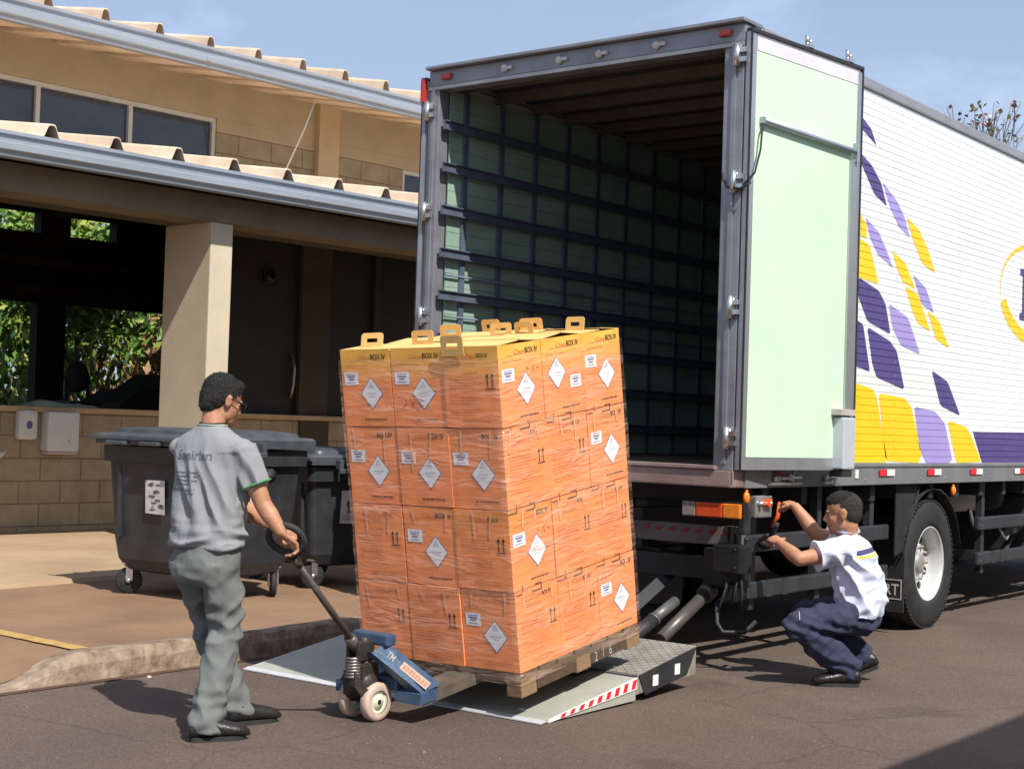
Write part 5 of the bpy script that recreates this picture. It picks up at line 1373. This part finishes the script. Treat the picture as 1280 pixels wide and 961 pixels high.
g.loft([(Q(0,-.01,.80),Rt*.11,Fw*.075),(Q(0,-.01,.95),Rt*.125,Fw*.085),(Q(0,0,1.15),Rt*.14,Fw*.09),(Q(0,0,1.34),Rt*.15,Fw*.085),(Q(0,-.0,1.40),Rt*.09,Fw*.06),(Q(0,0,1.43),Rt*.065,Fw*.06)],28)
for s_,e_,w_ in((shR,elR,wrR),(shL,elL,wrL)):
    g.tube([Q(0,0,1.36).lerp(s_,.6),s_,s_.lerp(e_,.5),e_],[.055,.054,.049,.041],18); g.ell(e_,(.041,.041,.041)); g.tube([e_,e_.lerp(w_,.35),w_],[.041,.043,.028],18)
for a_,k_,n_ in((hipR,kR,anR),(hipL,kL,anL)): g.tube([a_,a_.lerp(k_,.5),k_,k_.lerp(n_,.4),n_],[.056,.048,.040,.036,.030],18)
Pf=head_prims(g,hc,Mh,Q(0,-.005,1.40))
hand(g,wrR,V((.10,.55,-.40)),V((-.10,-.35,-.75)),V((-1,.1,.1)),.62)
hand(g,wrL,V((.86,-.0,-.30)),V((.1,.3,-.9)),V((.2,.8,.2)),.62)
body=organic('body',g,.006,skin,m1,3)
face_parts(body,m1,Pf,Mh)
# hair: short, dark, covering crown and nape
def hair(root,par,c,M,mat_,parts,vox=.006,name='hair',amp=.004,freq=70,tufts=5000):
    g=MB(root); P=lambda x,y,z:V(c)+M@V((x,y,z))
    for (x,y,z,a,b,d) in parts: g.ell(P(x,y,z),(a,b,d),M,24,16)
    rt=random.Random(5)
    o=organic(name,g,vox,mat_,par,2,disp=lambda p,n:amp*(noise.noise(V(p)*freq)+.6*noise.noise(V((p.x*260,p.y*260,p.z*120)))))
    # clipped tufts so that the outline is not a smooth cap
    me=o.data; b=bmesh.new(); b.from_mesh(me); b.normal_update(); fs=list(b.faces); up=inv_of(root).to_3x3()@(M@V((0,-.5,-.8)))
    for k in range(tufts):
        f=rt.choice(fs); p=f.calc_center_median(); n=f.normal
        t=(up+V((rt.uniform(-.5,.5),rt.uniform(-.5,.5),rt.uniform(-.3,.3)))); t=(t-n*t.dot(n)); t=(t.normalized()+n*rt.uniform(.15,.6)).normalized(); s_=n.cross(t).normalized()*.0011; L=rt.uniform(.006,.013)
        b.faces.new([b.verts.new(p-s_),b.verts.new(p+s_),b.verts.new(p+t*L)])
    b.to_mesh(me); b.free(); return o
hair(m1,body,hc,Mh,hair_m,((0,-.020,.042,.083,.098,.088),(0,-.050,.000,.076,.066,.075),(0,-.064,-.038,.058,.044,.045),(0,.040,.082,.062,.046,.036),(-.052,-.018,.02,.032,.052,.045),(.052,-.018,.02,.032,.052,.045)))
# spectacles
g=MB(m1)
for s in(-1,1):
    g.tube([Pf(s*.060,.088,.004),Pf(s*.080,.070,.006),Pf(s*.086,.0,.010),Pf(s*.083,-.012,-.002)],.0028,8)
    g.ell(Pf(s*.034,.100,-.002),(.026,.004,.018),Mh,16,10)
g.tube([Pf(-.01,.106,.004),Pf(.01,.106,.004)],.003,6); g.build('glasses',mat('dark glossy plastic',(.01,.01,.01),.12,0,.1,5),body)
# T-shirt
shirt1=mat('heather grey jersey',(.235,.240,.252),.95,0,.07,160,.2,260,detail=3)
def sh_disp(p,n):
    z=p.z
    w=max(0,min(1,(1.06-z)/.16)); up=max(0,min(1,(z-1.0)/.25))
    q=V((p.x*7,p.y*7,p.z*3.0))
    d=.010*w*math.sin(z*95+3.5*noise.noise(V((p.x*5,p.y*5,z*4)))+p.x*6)*max(0,.35+noise.noise(V((p.x*6,p.y*6,z*9+4))))
    d+=.011*(1-w*.6)*noise.noise(V((p.x*13+z*3,p.y*13,z*2.6+2)))*(1-max(0,(z-1.3)/.15)*.6)
    d+=.004*noise.noise(V((p.x*30,p.y*30,z*12)))
    # long drapes from the shoulders and sharp tucks over the belt
    d+=.018*(ridge(V((p.x*1.5+z*.6,p.y*1.5,z*.35)),8,3)-.6)*(1-max(0,(z-1.25)/.15))*(1-w)
    d+=.020*w*(ridge(V((p.x*.5,p.y*.5,z*1.9)),10,7)-.6)
    return d*(.5 if z>1.32 else 1)
g=MB(m1)
g.loft([(Q(0,-.015,.865),Rt*.188,Fw*.144),(Q(0,-.015,.90),Rt*.192,Fw*.147),(Q(0,-.01,1.0),Rt*.192,Fw*.140),(Q(0,-.005,1.12),Rt*.196,Fw*.134),(Q(0,-.005,1.24),Rt*.200,Fw*.126),(Q(0,-.008,1.31),Rt*.212,Fw*.116),(Q(0,-.012,1.36),Rt*.208,Fw*.098),(Q(0,-.015,1.395),Rt*.170,Fw*.082),(Q(0,-.015,1.42),Rt*.118,Fw*.072),(Q(0,-.012,1.447),Rt*.072,Fw*.066)],40)
slv=[]
for s_,e_ in((shR,elR),(shL,elL)):
    q1=s_.lerp(e_,.66); dd=(e_-s_).normalized(); a_=dd.cross(V((0,0,1))).normalized(); b_=a_.cross(dd)
    s2=Q(0,-.01,1.37).lerp(s_,.72)
    g.loft([(s2+V((0,0,-.02)),a_*.070,b_*.068),(s_,a_*.070,b_*.070),(s_.lerp(e_,.3),a_*.070,b_*.073),(q1,a_*.069,b_*.074)],24); g.ell(s_+V((0,0,-.012)),(.066,.068,.058)); slv.append((q1,a_,b_,dd))
sh=organic('t_shirt',g,.007,shirt1,m1,5,disp=sh_disp)
for q1,a_,b_,dd in slv:
    g=MB(m1); pts=[q1-dd*.004+a_*.070*math.cos(R_(15*k))+b_*.073*math.sin(R_(15*k)) for k in range(25)]; g.tube(pts,.0055,6,caps=False); g.build('sleeve_trim',mat('green piping',(.05,.30,.09),.9),sh)
g=MB(m1); pts=[Q(0,-.012,1.449)+Rt*.070*math.cos(R_(15*k))+Fw*.064*math.sin(R_(15*k)) for k in range(25)]; g.tube(pts,.006,6,caps=False); g.build('collar_trim',mat('grey green rib',(.24,.30,.26),.9),sh)
g=MB(m1); pts=[Q(0,-.006,1.462)+Rt*.066*math.cos(R_(15*k))+Fw*.062*math.sin(R_(15*k))+V((0,0,.006*math.sin(R_(15*k)))) for k in range(25)]; g.tube(pts,.004,6,caps=False); g.build('neck_cord',black_rubber,body)
# lettering wrapped onto the back
inv1=inv_of(m1)
bvh=BVHTree.FromPolygons([v.co for v in sh.data.vertices],[list(p.vertices) for p in sh.data.polygons])
def on_back(x,z):
    o=inv1@Q(x,-.6,z); hit=bvh.ray_cast(o,(inv1.to_3x3()@Fw)); 
    return (hit[0]-(inv1.to_3x3()@Fw)*.0025) if hit[0] is not None else o
vs,fs,W_=text_geo('Sanirlan',.012)
g=MB(); sx=.20/W_; nv=[g.v(on_back(-.115+x*sx,1.288+y*.044)) for x,y in vs]
for f in fs: g.f([nv[i] for i in f])
rr=random.Random(4)
def strip(x0,x1,z,h):
    n=8
    for k in range(n):
        a=x0+(x1-x0)*k/n; b=x0+(x1-x0)*(k+1)/n
        if rr.random()<.12: continue
        g.poly([on_back(a,z),on_back(b,z),on_back(b,z+h),on_back(a,z+h)])
strip(-.145,.02,1.222,.007); strip(-.10,.03,1.205,.006); strip(-.145,.015,1.185,.006); strip(-.12,.0,1.168,.005); strip(-.15,.01,1.140,.008); strip(-.05,.02,1.125,.005)
g.build('back_lettering',mat('faded dark print',(.10,.105,.13),.9,0,.2,60),sh,fixn=False)
# trousers
def tr_disp(p,n):
    z=p.z
    lo=max(0,min(1,(.30-z)/.25)); kn=math.exp(-((z-.50)/.12)**2)
    d=.007*lo*math.sin(z*85+4*noise.noise(V((p.x*6,p.y*6,z*5))))
    d+=.012*kn*math.sin(z*60+p.x*22+p.y*18+3*noise.noise(V((p.x*5,p.y*5,z*4))))*max(0,.5+noise.noise(V((p.x*9,p.y*9,3))))
    d+=.010*noise.noise(V((p.x*12,p.y*12,z*4)))+.004*noise.noise(V((p.x*28,p.y*28,z*20)))
    d+=.022*(ridge(V((p.x+z*.5,p.y-z*.3,z*.9)),9,5)-.6)*(.45+.6*kn+.4*lo)
    return d
trous1=mat('grey twill',(.13,.138,.132),.9,0,.12,12,.2,260)
g=MB(m1)
g.loft([(Q(0,-.015,.905),Rt*.166,Fw*.122),(Q(0,-.02,.86),Rt*.172,Fw*.130),(Q(0,-.03,.78),Rt*.182,Fw*.138),(Q(0,-.025,.72),Rt*.178,Fw*.120),(Q(0,-.01,.69),Rt*.13,Fw*.09)],36)
for h_,k_,n_,s in((hipR,kR,anR,1),(hipL,kL,anL,-1)):
    g.loft([(h_+V((0,-.01,-.04)),Rt*.092,Fw*.118),(h_.lerp(k_,.45),Rt*.092,Fw*.104),(k_+V((0,0,.03)),Rt*.078,Fw*.088),(k_.lerp(n_,.35),Rt*.076,Fw*.086),(k_.lerp(n_,.75),Rt*.074,Fw*.082),(n_+V((0,.0,.0)),Rt*.072,Fw*.084),(n_+V((0,.01,-.045)),Rt*.072,Fw*.086)],28)
tr_=organic('trousers',g,.008,trous1,m1,5,disp=tr_disp)
g=MB(m1); pts=[Q(0,-.015,.892)+Rt*.163*math.cos(R_(10*k))+Fw*.119*math.sin(R_(10*k)) for k in range(37)]; g.tube(pts,.011,6,caps=False); g.build('belt',black_rubber,tr_)
g=MB(m1)
for s in(-1,1):
    c=Q(s*.085,-.158,.80); 
shoe(m1,m1,(-.785,-3.575,.0),(-.665,-3.33,.0),ankle=(-.755,-3.50,.12))
shoe(m1,m1,(-.925,-3.215,.0),(-.86,-2.93,.0),ankle=(-.92,-3.145,.12))

# ---- the man squatting by the lorry, in profile
m2=empty('person',(.64,.26,0),0,'squatting man in white short-sleeved uniform shirt and navy trousers, reaching up under the truck','person')
F2=V((-.86,-.51,0)).normalized(); R2=F2.cross(V((0,0,1))); U2=V((0,0,1))
hipN2,hipF2=V((.675,.255,.415)),V((.585,.465,.415))
shN,shF=V((.640,.190,.805)),V((.500,.465,.830))
hc2=V((.600,.285,1.030)); Mh2=frame(F2+V((-.05,.14,-.14)),V((-.10,-.05,1)))
elN,wrN=V((.470,-.010,.755)),V((.290,.075,.835))
elF,wrF=V((.385,.365,.890)),V((.245,.345,1.055))
kN,kF=V((.470,-.035,.370)),V((.350,.300,.395))
aN,aF=V((.680,.255,.10)),V((.640,.510,.15))
g=MB(m2)
spine=[V((.640,.365,.42)),V((.665,.390,.60)),V((.650,.375,.76)),V((.620,.350,.86)),V((.612,.315,.925))]
Rn=(shF-shN).normalized(); 
g.loft([(spine[0],Rn*.11,F2*.07),(spine[1],Rn*.12,F2*.09),(spine[2],Rn*.14,F2*.10),(spine[3],Rn*.13,F2*.075),(spine[4],Rn*.06,F2*.06)],28)
for s_,e_,w_ in((shN,elN,wrN),(shF,elF,wrF)):
    g.tube([spine[3].lerp(s_,.6),s_,s_.lerp(e_,.5),e_],[.055,.056,.050,.043],18); g.ell(e_,(.043,.043,.043)); g.tube([e_,e_.lerp(w_,.35),w_],[.043,.045,.029],18)
for a_,k_,n_ in((hipN2,kN,aN),(hipF2,kF,aF)): g.tube([a_,a_.lerp(k_,.5),k_],[.068,.060,.048],18); g.tube([k_,k_.lerp(n_,.4),n_],[.046,.038,.030],18)
Pf2=head_prims(g,hc2,Mh2,V((.622,.318,.90)),1.07)
hand(g,wrN,V((-.75,.45,.25)),V((-.2,.5,-.7)),V((.2,-.1,.9)),.55)
hand(g,wrF,V((-.78,.50,.12)),V((.1,.1,-1)),V((-.3,-.8,.1)),.42)
b2=organic('body',g,.006,skin,m2,3)
face_parts(b2,m2,Pf2,Mh2,1.07)
hair(m2,b2,hc2,Mh2,hair_fade,((0,-.026,.038,.085,.099,.090),(0,-.050,-.005,.077,.068,.068),(0,-.058,-.035,.058,.044,.042),(-.050,-.012,.018,.033,.050,.046),(.050,-.012,.018,.033,.050,.046)),name='hair',amp=.002,freq=110)
hair(m2,b2,hc2,Mh2,hair_m,((0,-.004,.073,.076,.092,.062),(0,.036,.080,.062,.052,.038)),name='hair',amp=.003,freq=90)
shirt2=mat('white cotton shirt',(.60,.65,.80),.85,0,.03,8,.1,200)
# woven stripe across the back yoke: navy over yellow, set by height along the back
tt=shirt2.node_tree; bs=tt.nodes['Principled BSDF']; src=bs.inputs['Base Color'].links[0].from_socket
co=[n for n in tt.nodes if n.type=='TEX_COORD'][0]
inv2=inv_of(m2); sdir=V((-.12,-.08,1)).normalized(); bc=inv2@V((.70,.40,.792))
def dotn(v,off):
    d=tt.nodes.new('ShaderNodeVectorMath'); d.operation='DOT_PRODUCT'; d.inputs[1].default_value=v; tt.links.new(co.outputs['Object'],d.inputs[0])
    s_=tt.nodes.new('ShaderNodeMath'); s_.operation='SUBTRACT'; s_.inputs[1].default_value=off; tt.links.new(d.outputs['Value'],s_.inputs[0]); return s_
def band(node_,lo,hi):
    a=tt.nodes.new('ShaderNodeMath'); a.operation='GREATER_THAN'; a.inputs[1].default_value=lo; b=tt.nodes.new('ShaderNodeMath'); b.operation='LESS_THAN'; b.inputs[1].default_value=hi
    tt.links.new(node_.outputs[0],a.inputs[0]); tt.links.new(node_.outputs[0],b.inputs[0]); c=tt.nodes.new('ShaderNodeMath'); c.operation='MULTIPLY'; tt.links.new(a.outputs[0],c.inputs[0]); tt.links.new(b.outputs[0],c.inputs[1]); return c
tz=dotn(sdir,bc.dot(sdir)); tf=dotn(F2,(inv2@V((.655,.345,.8))).dot(F2)); bk=band(tf,-1,.0)
cur=src
for lo,hi,c in((.004,.032,(.045,.045,.13,1)),(-.020,.001,(.80,.68,.16,1))):
    bn=band(tz,lo,hi); ml=tt.nodes.new('ShaderNodeMath'); ml.operation='MULTIPLY'; tt.links.new(bn.outputs[0],ml.inputs[0]); tt.links.new(bk.outputs[0],ml.inputs[1])
    mxn=tt.nodes.new('ShaderNodeMixRGB'); mxn.inputs['Color2'].default_value=c; tt.links.new(ml.outputs[0],mxn.inputs['Fac']); tt.links.new(cur,mxn.inputs['Color1']); cur=mxn.outputs[0]
tt.links.new(cur,bs.inputs['Base Color'])
def s2_disp(p,n):
    z=p.z
    d=.010*noise.noise(V((p.x*9+z*5,p.y*9,z*7)))+.004*noise.noise(V((p.x*24,p.y*24,z*18)))
    d+=.020*(ridge(V((p.x+z*.5,p.y+z*.4,z*.8)),10,2)-.6)*(1 if z<.80 else .5)
    d+=.005*math.sin(z*70-p.x*50+3*noise.noise(V((p.x*6,p.y*6,z*6))))*max(0,min(1,(.72-z)/.15))
    return d
g=MB(m2)
g.loft([(V((.690,.385,.415)),Rn*.180,F2*.125),(V((.688,.395,.50)),Rn*.186,F2*.150),(V((.670,.385,.60)),Rn*.190,F2*.160),(V((.650,.375,.70)),Rn*.194,F2*.155),(V((.645,.368,.79)),Rn*.188,F2*.126),(V((.630,.355,.855)),Rn*.160,F2*.105),(V((.618,.335,.895)),Rn*.100,F2*.080),(V((.615,.325,.922)),Rn*.072,F2*.068)],40)
slv=[]
for s_,e_ in((shN,elN),(shF,elF)):
    q1=s_.lerp(e_,.60); dd=(e_-s_).normalized(); a_=dd.cross(V((0,0,1))).normalized(); b_=a_.cross(dd)
    s2=spine[3].lerp(s_,.5)
    g.loft([(s2,a_*.075,b_*.078),(s_,a_*.083,b_*.085),(q1,a_*.084,b_*.092)],24); g.ell(s_,(.082,.082,.076)); slv.append((q1,a_,b_,dd))
s2o=organic('shirt',g,.007,shirt2,m2,5,disp=s2_disp)
g=MB(m2); N_=V((.614,.322,.925)); cp=[]
prev=None
for k in range(26):
    a=R_(-60+300*k/25); c_,s_=math.cos(a),math.sin(a)
    o=N_+Rn*(.072*c_)+F2*(-.068*s_); top=N_+Rn*(.064*c_)+F2*(-.062*s_)+U2*.030+F2*.0
    out=N_+Rn*(.084*c_)+F2*(-.082*s_)+U2*-.006
    r=[g.v(out),g.v(top),g.v(top-U2*.002+(o-N_)*.05)]
    if prev: g.f([prev[0],r[0],r[1],prev[1]],True)
    prev=r
col=g.build('collar',mat('white collar',(.60,.65,.80),.85,0,.02),s2o)
md=col.modifiers.new('t','SOLIDIFY'); md.thickness=.004
# navy trousers, thighs folded over the calves
navy=mat('navy twill',(.022,.028,.062),.85,0,.15,12,.2,240)
def t2_disp(p,n): return .012*(ridge(V((p.x+p.z*.6,p.y,p.z*1.3)),10,1)-.6)+.011*noise.noise(V((p.x*11,p.y*11,p.z*6)))+.008*noise.noise(V((p.x*20,p.y*20,p.z*26)))+.005*math.sin(p.z*75+p.x*40+4*noise.noise(V(p)*7))
g=MB(m2)
g.loft([(V((.655,.375,.47)),Rn*.160,F2*.120),(V((.665,.385,.42)),Rn*.174,F2*.138),(V((.668,.388,.36)),Rn*.172,F2*.135),(V((.66,.375,.31)),Rn*.12,F2*.09)],32)
for h_,k_,n_ in((hipN2,kN,aN),(hipF2,kF,aF)):
    d=(k_-h_).normalized(); a_=d.cross(V((0,0,1))).normalized(); b_=a_.cross(d)
    g.loft([(h_-d*.02+V((0,0,-.01)),a_*.095,b_*.105),(h_.lerp(k_,.45),a_*.092,b_*.098),(k_-d*.03,a_*.078,b_*.084),(k_+d*.03,a_*.060,b_*.066),(k_+d*.048,a_*.03,b_*.03)],26)
    g.ell(k_+V((0,0,-.01)),(.078,.078,.082))
    d=(n_-k_).normalized(); b_=a_.cross(d)
    g.loft([(k_,a_*.074,b_*.076),(k_.lerp(n_,.4),a_*.078,b_*.086),(k_.lerp(n_,.8),a_*.078,b_*.092),(n_+d*.035,a_*.074,b_*.090)],26)
t2=organic('trousers',g,.008,navy,m2,5,disp=t2_disp)
g=MB(m2); g.box((-.002,-.028,-.007),(.002,.028,.007),M=Matrix.Translation((.505,-.062,.425))@Matrix.Rotation(R_(35),4,'Z')@Matrix.Rotation(R_(55),4,'X'))
g.build('knee_tag',mat('beige tag',(.45,.40,.32),.8),t2)
shoe(m2,m2,(.745,.285,.0),(.540,.115,.0),ankle=(.710,.270,.11))
shoe(m2,m2,(.735,.585,.085),(.575,.450,.0),ankle=(.665,.52,.17),sc=.95)

# ---------------------------------------------------------------- small litter on the street
rb2=random.Random(12)
def bit(name,x,y,z,s,m,label,cat,grp=None):
    g=MB(); n=7; pts=[]
    rings=[]
    a=[g.v((s*math.cos(6.283*k/n)*rb2.uniform(.7,1.2),s*.7*math.sin(6.283*k/n)*rb2.uniform(.7,1.2),0)) for k in range(n)]
    b=[g.v((v.co.x*.7,v.co.y*.7,s*.35)) for v in a]
    for k in range(n): g.f([a[k],a[(k+1)%n],b[(k+1)%n],b[k]])
    g.f(b); o=g.build(name,m,None); o.location=(x,y,z); o.rotation_euler=(0,0,rb2.uniform(0,6)); setp(o,label,cat,grp)
pale=mat('pale crumb of plaster',(.55,.46,.42),.9,0,.1,20)
bit('pebble',-.905,-2.44,.0,.022,pale,'small pale chip lying on the asphalt left of the jack wheels','pebble')
bit('pebble',-2.255,-2.62,.0,.022,pale,'small white chip in the gutter beside the kerb','pebble')
bit('pebble',.10,-2.95,.0,.020,mat('brown leaf litter',(.20,.11,.06),.9),'small brown dead leaf on the asphalt in the foreground','leaf')
bit('pebble',2.6,1.9,.0,.012,pale,'tiny pale chip on the open asphalt at the right','pebble')
g=MB()
for k in range(700):
    x=rb2.uniform(-2.3,3.4); y=rb2.uniform(-5.2,6.5); s=rb2.uniform(.002,.006)
    a=[g.v((x+s*math.cos(1.57*i+.4),y+s*math.sin(1.57*i+.4),0.0)) for i in range(4)]; t=g.v((x,y,s*.8))
    for i in range(4): g.f([a[i],a[(i+1)%4],t])
setp(g.build('grit',mat('loose grit',(.22,.16,.12),.9,0,.4,300)),'loose grit scattered over the asphalt','grit',kind='stuff')
